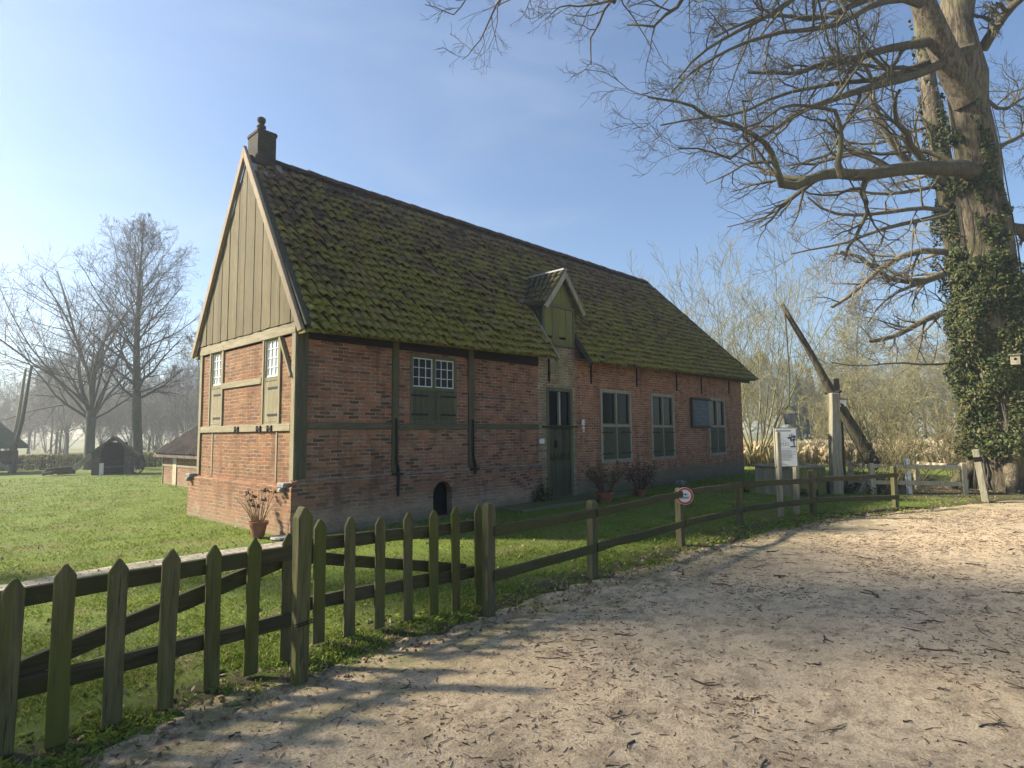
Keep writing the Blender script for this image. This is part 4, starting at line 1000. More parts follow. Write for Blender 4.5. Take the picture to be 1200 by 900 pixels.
def resample(pts, n):
    pts = np.asarray(pts, float); s = np.r_[0, np.cumsum(np.linalg.norm(np.diff(pts[:, :3], axis=0), axis=1))]
    t = np.linspace(0, s[-1], n); return np.stack([np.interp(t, s, pts[:, j]) for j in range(pts.shape[1])], 1)
class Bunch:
    def __init__(s): s.V = []; s.F = []; s.n = 0
    def add(s, P, RR, sides):
        V, F = tubes(P, np.maximum(RR, .0022), sides); s.V.append(V); s.F.append(F+s.n); s.n += len(V)
    def mesh(s, name, mat, parent=None, **kw): return fast_mesh(name, np.concatenate(s.V), np.concatenate(s.F), mat, parent, smooth=True, **kw)
def wander(p0, d, L, n, wig, up, rg):
    P = [np.array(p0, float)]; d = unit(np.array(d, float))
    for i in range(n-1): P.append(P[-1]+d*L/(n-1)); d = unit(d+rg.normal(0, wig, 3)+np.array([0, 0, up]))
    return np.array(P)

def bare_tree(style, H, tr, zb, spread, seed, n=(6, 5, 4), rmin=.006, nl=None, rf=1.0):
    """local coordinates; returns (trunk Bunch, crown Bunch)"""
    rg = np.random.default_rng(seed); T = Bunch(); C = Bunch(); limbs = []
    if style == 'leader':
        Pt = wander((0,0,-.1), (rg.normal()*.02, rg.normal()*.02, 1), H*.97, 14, .025, .06, rg); Rt = tr*np.interp(np.linspace(0,1,14), [0,.05,.3,.7,1], [1.35,1,.8,.38,.05])
        T.add(Pt[None], Rt[None], 10); nl = nl or 34
        for i in range(nl):
            t = (zb/H)+(1-zb/H)*.96*((i+rg.random())/nl)**1.0; f = t*13; j = min(int(f), 12); p = Pt[j]+(Pt[j+1]-Pt[j])*(f-j)
            a = i*2.4+rg.normal()*.4; e = (t-zb/H)/(1-zb/H); L = spread*(.55+.95*math.sin(math.pi*min(1, .16+.80*e)))*(1-.78*e**2)*(.8+.35*rg.random())
            el = .45+.75*e; limbs.append((wander(p, (math.cos(a)*math.cos(el), math.sin(a)*math.cos(el), math.sin(el)), L, 8, .11, .06, rg), np.interp(t, np.linspace(0,1,14), Rt)*.36))
    elif style == 'fork':
        Pt = wander((0,0,-.1), (0,0,1), zb+.2, 7, .03, .05, rg); Rt = tr*np.array([1.5,1.12,1.0,.95,.92,.98,1.0]); T.add(Pt[None], Rt[None], 12); nl = nl or 9
        for i in range(nl):
            a = i*2.4+rg.normal()*.35; el = [1.35, 1.15, .95, 1.25, .75, .55, 1.05, .45, 1.3, .65, .8, 1.2][i % 12]; L = (H-zb)*(.62+.38*math.sin(el))*(.85+.25*rg.random())*(1.0 if el > .7 else .85*spread)
            p = Pt[-1-int(rg.random()*2)]; limbs.append((wander(p, (math.cos(a)*math.cos(el), math.sin(a)*math.cos(el), math.sin(el)), L, 10, .13, .04, rg), tr*(.24+.22*rg.random())))
    else:                                                     # many stems from the ground
        nl = nl or 9
        for i in range(nl):
            a = i*2.4+rg.normal()*.4; el = 1.45-.75*spread*rg.random(); L = H*(.75+.3*rg.random())
            p = np.array([math.cos(a)*tr*1.5*rg.random(), math.sin(a)*tr*1.5*rg.random(), -.05]); q = wander(p, (math.cos(a)*math.cos(el), math.sin(a)*math.cos(el), math.sin(el)), L, 10, .07, .04, rg)
            limbs.append((q, tr*(.5+.5*rg.random())))
            T.add(q[None, :5], (tr*.8*np.linspace(1, .6, 5))[None], 6)
    P0 = np.stack([resample(q, 8) for q, r in limbs]); R0 = np.stack([r*np.linspace(1, .22, 8) for q, r in limbs])
    C.add(P0, np.maximum(R0, rmin*1.6), 6)
    up = .10 if style != 'stems' else .25; lf = .42
    for lv, nn in enumerate(n):
        P1, R1_ = sprout(P0, R0, nn, .18 if lv == 0 else .12, lf*(1.0 if lv == 0 else .95), .55, 46, up, .12, 5 if lv == 0 else 4 if lv == 1 else 3, rg)
        C.add(P1, np.maximum(R1_, rmin*rf), 4 if lv == 0 else 3); P0, R0 = P1, R1_; lf = .52
    return T, C
def plant_tree(name, loc, TC, mats, label, cat, group=None, rz=0.0, sc=1.0):
    t = thing(name, (0, 0, 0), label, cat, group)
    z0 = np.zeros(3)
    TC[0].mesh('trunk', mats[0], t, org=z0); TC[1].mesh('crown', mats[1], t, org=z0)
    t.location = loc; t.rotation_euler = (0, 0, rz); t.scale = (sc, sc, sc)
    return t
def copy_tree(o, loc, rz, sc, label=None, group=None):
    c = o.copy(); COL.objects.link(c); c.location = loc; c.rotation_euler = (0, 0, rz); c.scale = sc if isinstance(sc, tuple) else (sc, sc, sc)
    if label: c['label'] = label
    if group: c['group'] = group
    for ch in list(o.children):
        d = ch.copy(); COL.objects.link(d); d.parent = c
    return c

M['bark_oak'] = bark_mat('oak_bark', (.07,.056,.036), (.215,.175,.115), ((.15,.15,.055), .5))
M['twig_oak'] = bark_mat('oak_limb', (.075,.066,.046), (.15,.13,.085), ((.12,.125,.05), .55), 1.5)
M['bark_grey'] = bark_mat('grey_bark', (.085,.08,.06), (.15,.14,.10), ((.10,.12,.05), .5))
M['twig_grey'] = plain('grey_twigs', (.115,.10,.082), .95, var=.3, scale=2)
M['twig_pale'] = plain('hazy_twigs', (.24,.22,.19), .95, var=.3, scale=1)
M['twig_yellow'] = plain('yellow_twigs', (.29,.26,.115), .95, var=.35, scale=.6)
M['twig_olive'] = plain('olive_twigs', (.21,.185,.09), .95, var=.4, scale=.6)
M['twig_brown'] = plain('brown_twigs', (.17,.13,.08), .95, var=.4, scale=3)
M['ivy'] = leaf_mat('ivy_leaves', [(.016,.028,.008), (.034,.054,.014), (.058,.082,.02), (.10,.115,.032), (.026,.042,.012), (.14,.12,.05)], .6, spec=.22)
M['yew'] = leaf_mat('yew_foliage', [(.02,.035,.014), (.035,.055,.02), (.05,.07,.025)], .6)

# the old oak at the right: trunk and limbs follow the picture's silhouette, each limb at its own distance
OD = 15.6
def opath(pix, D0, D1, n):
    """pixels (x, y, radius in px) to a polyline whose distance runs from D0 to D1"""
    p = np.asarray(pix, float)
    for _ in range(2): p = np.concatenate([p[:1], np.stack([p[:-1]*.75+p[1:]*.25, p[:-1]*.25+p[1:]*.75], 1).reshape(-1, 3), p[-1:]])
    a = resample(p, n); D = np.linspace(D0, D1, n)
    P = np.stack([dep(x, y, d) for (x, y, r), d in zip(a, D)]); return P, a[:, 2]/FPX*D
oak = thing('oak_tree', dep(1190, 585, OD), 'huge bare oak with an ivy-clad trunk at the edge of the track', 'tree')
rg = np.random.default_rng(21)
T = Bunch()
tp, trr = opath([(1198,610,58),(1192,575,44),(1182,520,38),(1174,450,34),(1167,390,31),(1159,310,26),(1149,230,21.5),(1141,150,20.5),(1131,95,20),(1121,40,18.5),(1119,-30,16),(1108,-110,12),(1098,-200,8)], OD, OD+.2, 26)
tp[1:] += rg.normal(0, .035, (25, 3))*np.array([1,1,.2]); trr = trr*(1+rg.normal(0, .035, 26)); T.add(tp[None], trr[None], 22)
sp, sr = opath([(1134,120,15),(1110,70,14),(1090,25,13),(1076,-10,11.5),(1050,-80,9),(1010,-180,5)], OD-.1, OD-1.2, 12); T.add(sp[None], sr[None], 12)
for a in np.linspace(0, 6.28, 7)[:-1]:                       # root flares
    c0 = dep(1190, 578, OD); q = np.array([c0[0]+1.0*math.cos(a), c0[1]+1.0*math.sin(a), .55]); q2 = np.array([c0[0]+1.7*math.cos(a), c0[1]+1.7*math.sin(a), -.15])
    T.add(np.array([[c0[0]+.55*math.cos(a), c0[1]+.55*math.sin(a), 1.3], q, q2])[None], np.array([[.20,.17,.08]]), 8)
T.mesh('trunk', M['bark_oak'], oak)
Z = lambda l: [(680+x*.4444, y*.4444, max(.7, r*.47)) for x, y, r in l]
LIMBS = [
 (Z([(1075,480,20),(1040,455,23),(1000,440,20),(960,446,17),(890,442,17),(800,455,15),(720,468,14),(660,457,13),(590,482,11.5),(530,510,10),(517,455,8),(495,390,6.5),(430,345,5.5),(330,315,4.5),(290,275,3.5),(180,262,2.5)]), OD-.1, 12.8, 26),
 (Z([(690,466,11),(675,430,8),(692,380,6.5),(680,330,5.5),(683,290,5),(600,282,4),(540,270,3.2),(470,325,2.6),(400,350,2)]), 13.7, 12.6, 14),
 (Z([(1030,128,14),(950,172,11),(860,205,10),(790,220,9),(690,252,8),(620,275,6.5),(560,300,6),(500,340,5),(420,380,4),(350,435,3),(335,395,2.4),(230,385,2)]), OD-.2, 13.5, 18),
 (Z([(930,108,12),(850,122,10),(790,132,9),(720,160,8),(640,168,6.5),(560,200,5),(480,190,4),(430,192,3)]), OD-.4, 14.8, 14),
 (Z([(960,150,10),(880,178,8),(780,215,6.5),(700,215,5.5),(600,235,4.5),(520,250,4),(430,300,3.4),(330,305,2.6),(220,330,2)]), OD+.3, 16.5, 14),
 (Z([(900,10,11),(850,-8,9.5),(800,2,8.5),(740,25,7.5),(700,58,6.5),(610,76,6),(560,72,5),(470,92,4.4),(400,122,3.6),(300,180,3),(250,225,2.2)]), OD-.8, 12.0, 16),
 (Z([(620,-60,9),(560,0,7),(500,42,5.5),(420,82,4.5),(330,132,3.4),(270,200,2.4)]), 13.4, 12.2, 10),
 (Z([(800,-20,9),(720,12,7.5),(650,45,6),(590,58,5),(520,40,4.5),(440,60,3.6),(350,110,2.6)]), OD-.6, 15.4, 12),
 (Z([(1060,130,13),(1090,80,12),(1120,30,11),(1165,-10,10),(1230,-90,7)]), OD+.2, OD-1.5, 9),
 (Z([(1120,600,15),(1180,608,13),(1250,600,11),(1340,560,8)]), OD+.3, OD+1.0, 8),
 (Z([(1090,390,6),(1130,375,5),(1180,350,4),(1260,300,3)]), OD+.3, OD+2.0, 8),
 (Z([(1060,250,5),(1110,300,4),(1160,260,3.2),(1220,250,2.5)]), OD+.5, OD+2.5, 8),
 (Z([(985,430,7),(930,400,6),(870,395,5),(800,410,4),(720,395,3.4),(660,400,2.6),(560,440,2)]), OD+.6, 17.5, 12),
 ([(1085,-40,9),(1000,-75,8),(900,-70,7),(800,-48,6),(740,-25,4.5),(690,-12,3.5),(640,-14,2.8),(570,-22,2.2),(530,-12,1.6)], OD-1.0, 11.5, 14),
 ([(1060,-80,9),(960,-120,8),(850,-110,6.5),(770,-70,5),(730,-30,3.6),(715,5,2.6)], OD-1.2, 12.0, 12),
]
C = Bunch(); P0 = []; R0 = []
for pix, d0, d1, n in LIMBS:
    p, r = opath(pix, d0, d1, n); p[2:] += np.cumsum(rg.normal(0, .020, (n-2, 3)), 0)*np.linspace(.2,1,n-2)[:, None]
    C.add(p[None], r[None], 10); P0.append(resample(np.c_[p, r], 16))
A = np.array(P0); P0, R0 = A[:, :, :3], A[:, :, 3]
toL = -RT*.9+np.array([0,0,.15])
P1, R1o = sprout(P0, R0, 10, .12, .30, .58, 50, .05, .27, 9, rg, bias=toL*.5); C.add(P1, np.maximum(R1o, .008), 5)
P2, R2o = sprout(P1, R1o, 5, .12, .52, .62, 48, .04, .26, 6, rg, lmin=.25, bias=toL*.35); C.add(P2, np.maximum(R2o, .0058), 4)
P3, R3o = sprout(P2, R2o, 5, .1, .55, .65, 48, .02, .22, 4, rg, lmin=.17); C.add(P3, np.maximum(R3o, .0045), 3)
P4, R4o = sprout(P3, R3o, 2, .15, .60, .7, 46, .02, .2, 3, rg, lmin=.11); C.add(P4, np.maximum(R4o, .0036), 3)
C.mesh('crown', M['twig_oak'], oak)
def ivy_on(path, rad, n, z0, z1, bulge, size, rg, side=None, cut=None):
    t = rg.random(n)**.8; f = t*(len(path)-1); i = np.minimum(f.astype(int), len(path)-2); fr = (f-i)[:, None]
    p = path[i]*(1-fr)+path[i+1]*fr; r = rad[i]
    a = rg.random(n)*2*np.pi; d = np.stack([np.cos(a), np.sin(a), 0*a], 1)
    nz = fbm(a*1.9+40, p[:, 2]*1.6, 83, 4)
    off = (nz-.27)*bulge*(1.0-.75*sstep(z1*.45, z1, p[:, 2])); off = off-.16*sstep(4.8, 6.5, p[:, 2])*bulge*(nz < .55); keep = (p[:, 2] > z0) & (p[:, 2] < z1*(.75+.5*nz)) & (off > 0)
    if side is not None: keep &= rg.random(n) < np.clip(.25+1.1*(d@side), .06, 1)
    if cut is not None: keep &= ~cut(p, d)
    p = p+d*(r+.03+off*rg.random(n)**.5)[:, None]; p, d = p[keep], d[keep]
    return leaf_quads(p, size, rg, up=d, droop=.6)
seen = unit(-RT*.9-FW*.8+np.array([0,0,0])); seen[2] = 0
V, F = ivy_on(tp, trr, 150000, .9, 9.0, 1.05, .046, rg, seen, cut=lambda p, d: ((p[:, 2] < 1.6) & (d@RT > -.35)) | ((p[:, 2] > 4.6) & (d@RT > .45-.12*(p[:, 2]-4.6))))
fast_mesh('ivy', V, F, M['ivy'], oak)

B = Bunch()                                                   # woody ivy stems on the bark
for i in range(26):
    a = rg.random()*6.28; j0 = 1; j1 = int(8+rg.random()*10); w_ = a+np.cumsum(rg.normal(0, .16, j1-j0)); q = tp[j0:j1]+np.stack([np.cos(w_), np.sin(w_), 0*w_], 1)*(trr[j0:j1]+.03)[:, None]
    B.add(resample(q, 12)[None], np.linspace(.03, .008, 12)[None]*(.5+.8*rg.random()), 5)
B.mesh('ivy_stems', M['bark_grey'], oak)
# the slimmer ivy-clad tree behind it
oak2 = thing('ivy_tree', dep(1152, 565, 18.5), 'slimmer leaning ivy-clad tree close behind the huge oak', 'tree')
t2, r2 = opath([(1156,572,17),(1150,500,15),(1140,420,13),(1126,330,12),(1113,240,11),(1098,160,10),(1088,100,8.5),(1080,40,7),(1072,-30,5),(1062,-120,3)], 18.5, 18.5, 22)
T = Bunch(); T.add(t2[None], r2[None], 10); T.mesh('trunk', M['bark_oak'], oak2)
C = Bunch(); P0 = []
for pix, d0, d1, n in [
 (Z([(985,500,10),(930,450,11),(860,430,9),(820,380,8),(780,290,7),(765,250,5),(790,200,3)]), 18.4, 17.6, 10),
 (Z([(1000,560,6),(900,545,5.5),(820,560,5),(700,570,4),(640,555,3),(600,520,2)]), 18.3, 17.2, 10),
 (Z([(990,560,6),(900,580,5.5),(800,602,4.5),(740,625,3.5),(690,645,3),(620,655,2.4),(556,670,1.6)]), 18.2, 16.8, 10),
 (Z([(980,480,6),(900,500,5),(800,515,4),(720,500,3),(640,510,2)]), 18.6, 19.0, 9),
 (Z([(930,330,5),(860,350,4),(800,380,3.4),(700,380,2.6),(640,340,2)]), 18.6, 19.0, 9),
 (Z([(1010,700,6),(930,740,5),(850,760,4),(790,800,2.6),(760,850,2)]), 18.4, 18.0, 9),
 ([(1130,300,4),(1080,290,4),(1035,310,3.2),(1000,345,2.4),(975,360,1.8)], 18.5, 18.2, 8),
 ([(1128,310,4),(1085,330,3.6),(1040,330,3),(1010,300,2.4),(985,295,1.8)], 18.5, 19, 8),
 ([(1135,360,4),(1090,370,3.6),(1050,395,3),(1020,400,2.2)], 18.5, 18, 8),
 ([(1120,425,1.5),(1085,428,1.3),(1050,424,1.1),(1010,430,.9),(975,425,.7)], 17.5, 16, 8)]:
    p, r = opath(pix, d0, d1, n); C.add(p[None], r[None], 8); P0.append(resample(np.c_[p, r], 12))
A = np.array(P0); P0, R0 = A[:, :, :3], A[:, :, 3]
P1, R1o = sprout(P0, R0, 9, .15, .36, .5, 44, .03, .17, 6, rg, bias=toL*.6); C.add(P1, np.maximum(R1o, .007), 4)
P2, R2o = sprout(P1, R1o, 5, .1, .5, .6, 46, -.01, .18, 4, rg, lmin=.22); C.add(P2, np.maximum(R2o, .0055), 3)
P3, R3o = sprout(P2, R2o, 5, .1, .58, .65, 46, -.01, .18, 3, rg, lmin=.15); C.add(P3, np.maximum(R3o, .0045), 3)
C.mesh('crown', bark_mat('pale_limb', (.17,.145,.10), (.30,.26,.18), ((.20,.20,.10), .4)), oak2)
V, F = ivy_on(t2, r2, 20000, .6, 13.0, .75, .06, rg); fast_mesh('ivy', V, F, M['ivy'], oak2)

bx = thing('nest_box', dep(1190, 422, 14.9), 'small yellowish wooden nest box with a round hole on the ivy-clad oak', 'nest box')
c0 = dep(1190, 422, 14.72); fn = unit(EYE-c0); fn[2] = 0; fn = unit(fn); fu = np.array([-fn[1], fn[0], 0])
b = MB(); b.obox(c0, fu, fn, (0,0,1), .095, .11, .12); b.build('case', M['cleanwood'], bx, bevel=.006)
b = MB(); b.obox(c0+np.array([0,0,.13]), fu, fn, (0,0,1), .13, .15, .014); b.build('lid', M['oldwood'], bx, bevel=.004)
b = MB(); b.tube([c0+fn*.105+np.array([0,0,.02]), c0+fn*.116+np.array([0,0,.02])], .032, 12); b.build('hole', M['black'], bx)

# two park trees on the lawn at the left
lt1 = plant_tree('bare_tree', tuple(gnd(104,551)), bare_tree('fork', 10.9, .23, 2.9, .95, 5, n=(9,6,5), nl=15, rmin=.0048), (M['bark_grey'], M['twig_grey']), 'low-forked spreading bare tree on the lawn behind the brick oven', 'tree')
lt2 = plant_tree('bare_tree', tuple(gnd(161,550)), bare_tree('leader', 13.4, .235, 3.6, 3.0, 8, n=(8,6,4), nl=48, rmin=.0048), (M['bark_grey'], M['twig_grey']), 'tall straight bare tree with an egg-shaped crown to the right of the brick oven', 'tree')
# twiggy bare trees beyond the left edge of the view: their crowns half-shade the gates and the near track
rg2 = np.random.default_rng(4)
def twiggy(name, x, y, H, tr, blobs_, nper, label):
    t = thing(name, (x, y, 0), label, 'tree', 'bare trees beyond the left edge')
    T = Bunch(); T.add(np.array([[(x,y,-.1),(x+.1,y,H*.3),(x-.1,y+.1,H*.65),(x,y,H)]], float), np.array([[tr*1.3,tr,tr*.7,.06]]), 10); T.mesh('trunk', M['bark_grey'], t)
    C = Bunch()
    for (c0, ax, n) in blobs_:
        cc = np.array(c0)+unit(rg2.normal(0,1,(n,3)))*rg2.random((n,1))**.45*np.array(ax)
        base = np.stack([np.full(n, x), np.full(n, y), np.clip(cc[:, 2]-1.5-2*rg2.random(n), H*.2, H*.95)], 1)
        C.add(np.stack([base, base*.5+cc*.5+rg2.normal(0,.3,(n,3))+np.array([0,0,.3]), cc], 1), np.stack([np.full(n,.07), np.full(n,.045), np.full(n,.02)], 1), 5)
        q = np.repeat(cc, nper, 0)+rg2.normal(0,.6,(n*nper,3)); dv = unit(q-np.array(c0)+rg2.normal(0,1.5,q.shape))*(.25+.3*rg2.random((len(q),1)))
        C.add(np.stack([q-dv, q+rg2.normal(0,.04,q.shape), q+dv], 1), np.stack([np.full(len(q),.016), np.full(len(q),.012), np.full(len(q),.006)], 1), 3)
    C.mesh('crown', M['twig_grey'], t)
twiggy('bare_tree', -12.6, 4.6, 13, .4, [((-12.6,4.6,8.4),(3.4,3.4,5.4),120)], 26, 'dense twiggy bare tree whose crown half-shades the picket gates')
twiggy('bare_tree', -9.5, 8.1, 15, .3, [((-9.5,8.1,13.2),(2.9,2.9,2.4),90)], 22, 'tall twiggy bare tree whose high crown half-shades the track')

# ------------------------------------------------------------------ background woods
protos = []
for i, (st, H, tr, zb, sp, n) in enumerate([('fork',10,.14,2.6,1.0,(7,5,4)), ('leader',11,.13,2.6,2.9,(6,5,4)), ('fork',9,.12,1.6,1.1,(7,5,4)), ('stems',7.5,.05,0,.9,(7,5,4)), ('leader',12.5,.13,3.2,2.5,(6,5,4)), ('stems',5,.028,0,1.3,(6,4,3))]):
    protos.append((st, bare_tree(st, H, tr, zb, sp, 100+i, n=n, rmin=.0115)))
def woods(spots, mats, labels, group, cat='tree'):
    made = {}
    for (px, py, D, kind, sc) in spots:
        base = dep(px, py, D); loc = (base[0], base[1], -.12); rz = rng.random()*6.28; s = (sc*(.9+.2*rng.random()), sc*(.9+.2*rng.random()), sc*(.9+.25*rng.random()))
        if kind not in made:
            made[kind] = plant_tree({'fork': 'bare_tree', 'leader': 'bare_tree', 'stems': 'bare_shrub'}[protos[kind][0]], loc, protos[kind][1], mats, labels[protos[kind][0]], {'stems': 'shrub'}.get(protos[kind][0], cat), group, rz); made[kind].scale = s
        else: copy_tree(made[kind], loc, rz, s)
left = []
for i, px in enumerate(np.linspace(-60, 330, 34)): left.append((px+rng.normal()*6, 522, 52+rng.random()*42, int(rng.choice([0,1,2,4,0,2,3])), .70+.42*rng.random()))
for i in range(26): left.append((-60+rng.random()*400, 524, 54+rng.random()*46, int(rng.choice([3,3,5])), .75+.5*rng.random()))
left += [(78, 528, 44, 0, .82), (118, 526, 47, 2, .8), (60, 526, 48, 1, .68), (216, 526, 46, 0, .72), (238, 525, 50, 4, .62)]
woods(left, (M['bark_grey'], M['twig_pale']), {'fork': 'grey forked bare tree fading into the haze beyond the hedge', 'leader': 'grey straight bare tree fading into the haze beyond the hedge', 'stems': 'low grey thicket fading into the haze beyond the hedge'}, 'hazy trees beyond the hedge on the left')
right = []
for i, px in enumerate(np.linspace(845, 1330, 40)): right.append((px+rng.normal()*7, 512, 56+rng.random()*45, int(rng.choice([0,1,2,4,2,0,3])), .92+.45*rng.random()))
woods(right, (M['bark_grey'], M['twig_olive']), {'fork': 'olive-brown forked bare tree in the woods beyond the reeds', 'leader': 'olive-brown straight bare tree in the woods beyond the reeds', 'stems': 'olive-brown thicket in the woods beyond the reeds'}, 'woods beyond the reeds on the right')
mid = []
for i in range(14): mid.append((905+rng.random()*400, 520, 38+rng.random()*12, int(rng.choice([3,5,5,2,2])), .55+.45*rng.random()))
woods(mid, (M['twig_brown'], M['twig_yellow']), {'fork': 'yellowish bare tree among the reeds', 'stems': 'yellowish leafless bush among the reeds'}, 'yellowish bushes among the reeds', 'tree')
near = [(1035,585,14.9,5,.44),(1066,585,16.6,5,.52),(1118,585,17.2,5,.46),(1010,575,19.5,5,.36),(945,575,20,5,.26)]
woods(near, (M['twig_brown'], M['twig_olive']), {'stems': 'tangled leafless brown bush around the low end of the well sweep'}, 'leafless bushes around the well sweep', 'shrub')
wt = plant_tree('willow_tree', tuple(gnd(886,547)), bare_tree('stems', 10.2, .05, 0, .60, 33, n=(8,6,4), nl=11, rmin=.007), (M['twig_olive'], M['twig_yellow']), 'tall many-stemmed pale yellow leafless tree beyond the right end of the farmhouse', 'tree')
copy_tree(wt, tuple(gnd(838,540)), 2.2, (.95,.95,.92), 'second many-stemmed pale leafless tree, half hidden behind the farmhouse roof end')

cf = None
for (px, D, h_) in ((938, 84, 9.5), (952, 90, 11), (966, 82, 8.6), (1002, 95, 10)):
    q = dep(px, 512, D); loc = (q[0], q[1], -.1)
    if cf is None:
        cf = thing('conifer', (0,0,0), 'dark green conifer far back in the hazy woods behind the well bucket', 'tree', 'conifers in the hazy woods')
        T = Bunch(); T.add(np.array([[(0,0,-.1),(0,0,4),(0,0,8),(0,0,10)]], float), np.array([[.2,.15,.08,.02]]), 8); T.mesh('trunk', M['bark_grey'], cf, org=np.zeros(3))
        t = rg.random(3200)**.7; a = rg.random(3200)*6.283; r_ = (1-t)*2.2*(.35+.65*rg.random(3200)); CC = np.stack([r_*np.cos(a), r_*np.sin(a), .8+t*9.4-r_*.25], 1); V, F = leaf_quads(CC, .26, rg); fast_mesh('crown', V, F, M['yew'], cf, org=np.zeros(3)); cf.location = loc; cf.scale = (h_/10,)*3
    else: copy_tree(cf, loc, rng.random()*6, h_/10)
# reeds: dry pale stalks between the lawn and the woods
def blades(C, h, wd, lean, rg, tip=.0):
    N = len(C); a = rg.random(N)*6.283; s = np.stack([np.cos(a), np.sin(a), 0*a], 1); l = np.stack([rg.normal(0,1,N), rg.normal(0,1,N), 0*a], 1)*lean
    h = np.asarray(h)[:, None]; V = np.stack([C-s*wd[:, None]/2, C+s*wd[:, None]/2, C+l*h*.35+np.array([0,0,1.])*h*.6+s*wd[:, None]*.3, C+l*h+np.array([0,0,1.])*h*(1-.4*np.abs(lean))], 1)
    return V.reshape(-1, 3), np.arange(N*4).reshape(-1, 4)
N = 42000; px = rg.uniform(845, 1330, N); D = rg.uniform(27, 46, N); C0 = np.array([dep(x, 520, d) for x, d in zip(px, D)]); C0[:, 2] = -.1
kp = fbm(C0[:, 0]*.35, C0[:, 1]*.35, 91) > .36; C0 = C0[kp]; n = len(C0)
V, F = blades(C0, .5+.9*rg.random(n)*(.4+fbm(C0[:, 0]*.5, C0[:, 1]*.5, 92)), .012+.02*rg.random(n), .35, rg)
tag(fast_mesh('reeds', V, F, leaf_mat('dry_reed', [(.55,.44,.26),(.46,.36,.20),(.62,.52,.33),(.38,.31,.16)], .9, .25)), kind='stuff')

# ------------------------------------------------------------------ left background: hedge, oven hut, hay barrack, brick sty
hg = thing('hedge', tuple(gnd(100,551)), 'low clipped yellow-green beech hedge along the far side of the lawn', 'hedge')
ha, hb_ = gnd(-60,554), gnd(245,546)
N = 16000; t = rg.random(N); C0 = ha+(hb_-ha)*t[:, None]; nrm = unit(np.array([-(hb_-ha)[1], (hb_-ha)[0], 0])); C0 = C0+nrm*rg.normal(0,.14,N)[:, None]; C0[:, 2] = .06+.72*rg.random(N)**.9
V, F = leaf_quads(C0, .045, rg); fast_mesh('foliage', V, F, leaf_mat('hedge_leaves', [(.33,.34,.09),(.44,.38,.13),(.24,.27,.07),(.38,.28,.12)], .8), hg)
B = Bunch(); N = 420; t = np.sort(rg.random(N)); c0 = ha+(hb_-ha)*t[:, None]+nrm*rg.normal(0,.05,N)[:, None]; c0[:, 2] = -.05; c1 = c0+rg.normal(0,.05,(N,3)); c1[:, 2] = .78; B.add(np.stack([c0, (c0+c1)/2, c1], 1), np.full((N,3), .014), 4); B.mesh('stems', M['darkwood'], hg)

ov = thing('oven_hut', tuple(gnd(131,557)), 'small dark brick oven hut with a gabled roof and open front on the lawn', 'oven hut')
oc = gnd(131, 557); ou = unit(np.array([RT[0], RT[1], 0])); on = unit(np.array([EYE[0]-oc[0], EYE[1]-oc[1], 0])); on = unit(on*.95+ou*-.12); ou = np.array([-on[1], on[0], 0]); ou = ou if ou@RT > 0 else -ou
up_ = np.array([0,0,1.])
def opt(u, n_, z): return oc+ou*u+on*n_+up_*z
M['brick_dark'] = brick_mat('brick_sooty', [(.07,.055,.045),(.11,.085,.07),(.15,.11,.085),(.09,.07,.06)], (.16,.14,.12))
b = MB()
for s in (-1, 1): b.obox(opt(s*.57, -.5, .52), ou, on, up_, .15, .6, .54)
b.obox(opt(0, -1.05, .6), ou, on, up_, .6, .06, .6); b.obox(opt(0, -.5, .36), ou, on, up_, .42, .5, .04)
b.add([opt(-.72, .10, 1.06), opt(-.42, .10, 1.06), opt(-.30,.10,1.36), opt(0,.10,1.50), opt(0,.10,1.62), opt(-.14,.10,1.55)], [(0,1,2,5),(5,2,3,4)]); b.add([opt(.72, .10, 1.06), opt(.42, .10, 1.06), opt(.30,.10,1.36), opt(0,.10,1.50), opt(0,.10,1.62), opt(.14,.10,1.55)], [(0,5,2,1),(5,4,3,2)])
b.build('brick_walls', M['brick_dark'], ov)
for s in (-1, 1):
    b = MB(); u1 = .98 if s > 0 else .78; z1 = .82 if s > 0 else .98
    P_ = [opt(0,.2,1.66), opt(s*u1,.2,z1), opt(s*u1,-1.2,z1), opt(0,-1.2,1.66)]; Q_ = [p-up_*.06 for p in P_]; b.add(P_+Q_, [(0,1,2,3),(7,6,5,4),(0,4,5,1),(1,5,6,2),(2,6,7,3)] if s < 0 else [(3,2,1,0),(4,5,6,7),(1,5,4,0),(2,6,5,1),(3,7,6,2)]); b.build('roof', M['thatch'], ov)
b = MB(); b.obox(opt(0,-.85,.7), ou, on, up_, .43, .02, .7); b.obox(opt(.05,-.35,.5), ou, on, up_, .25, .2, .10); b.build('oven_mouth', M['black'], ov)
b = MB(); b.obox(opt(-.36,.14,.26), ou, on, up_, .075, .05, .27); b.build('front_post', M['white'], ov)
cwh = thing('cart_wheel', tuple(opt(.98,-.2,.02)), 'spoked wooden cart wheel leaning on the right side of the oven hut', 'wheel')
wc_ = opt(.92,-.15,.44); wu_ = unit(ou*.55-on*.85); b = MB(); b.tube([wc_+(wu_*math.cos(a)+up_*math.sin(a))*.40 for a in np.linspace(0, 6.283, 25)], .035, 6, cap=False); b.build('rim', M['darkwood'], cwh)
b = MB()
for a in np.linspace(0, 6.283, 11)[:-1]: b.tube([wc_, wc_+(wu_*math.cos(a)+up_*math.sin(a))*.39], .018, 5)
b.build('spokes', M['darkwood'], cwh); b = MB(); wn_ = np.cross(wu_, up_); b.tube([wc_-wn_*.09, wc_+wn_*.09], .075, 10); b.build('hub', M['darkwood'], cwh)
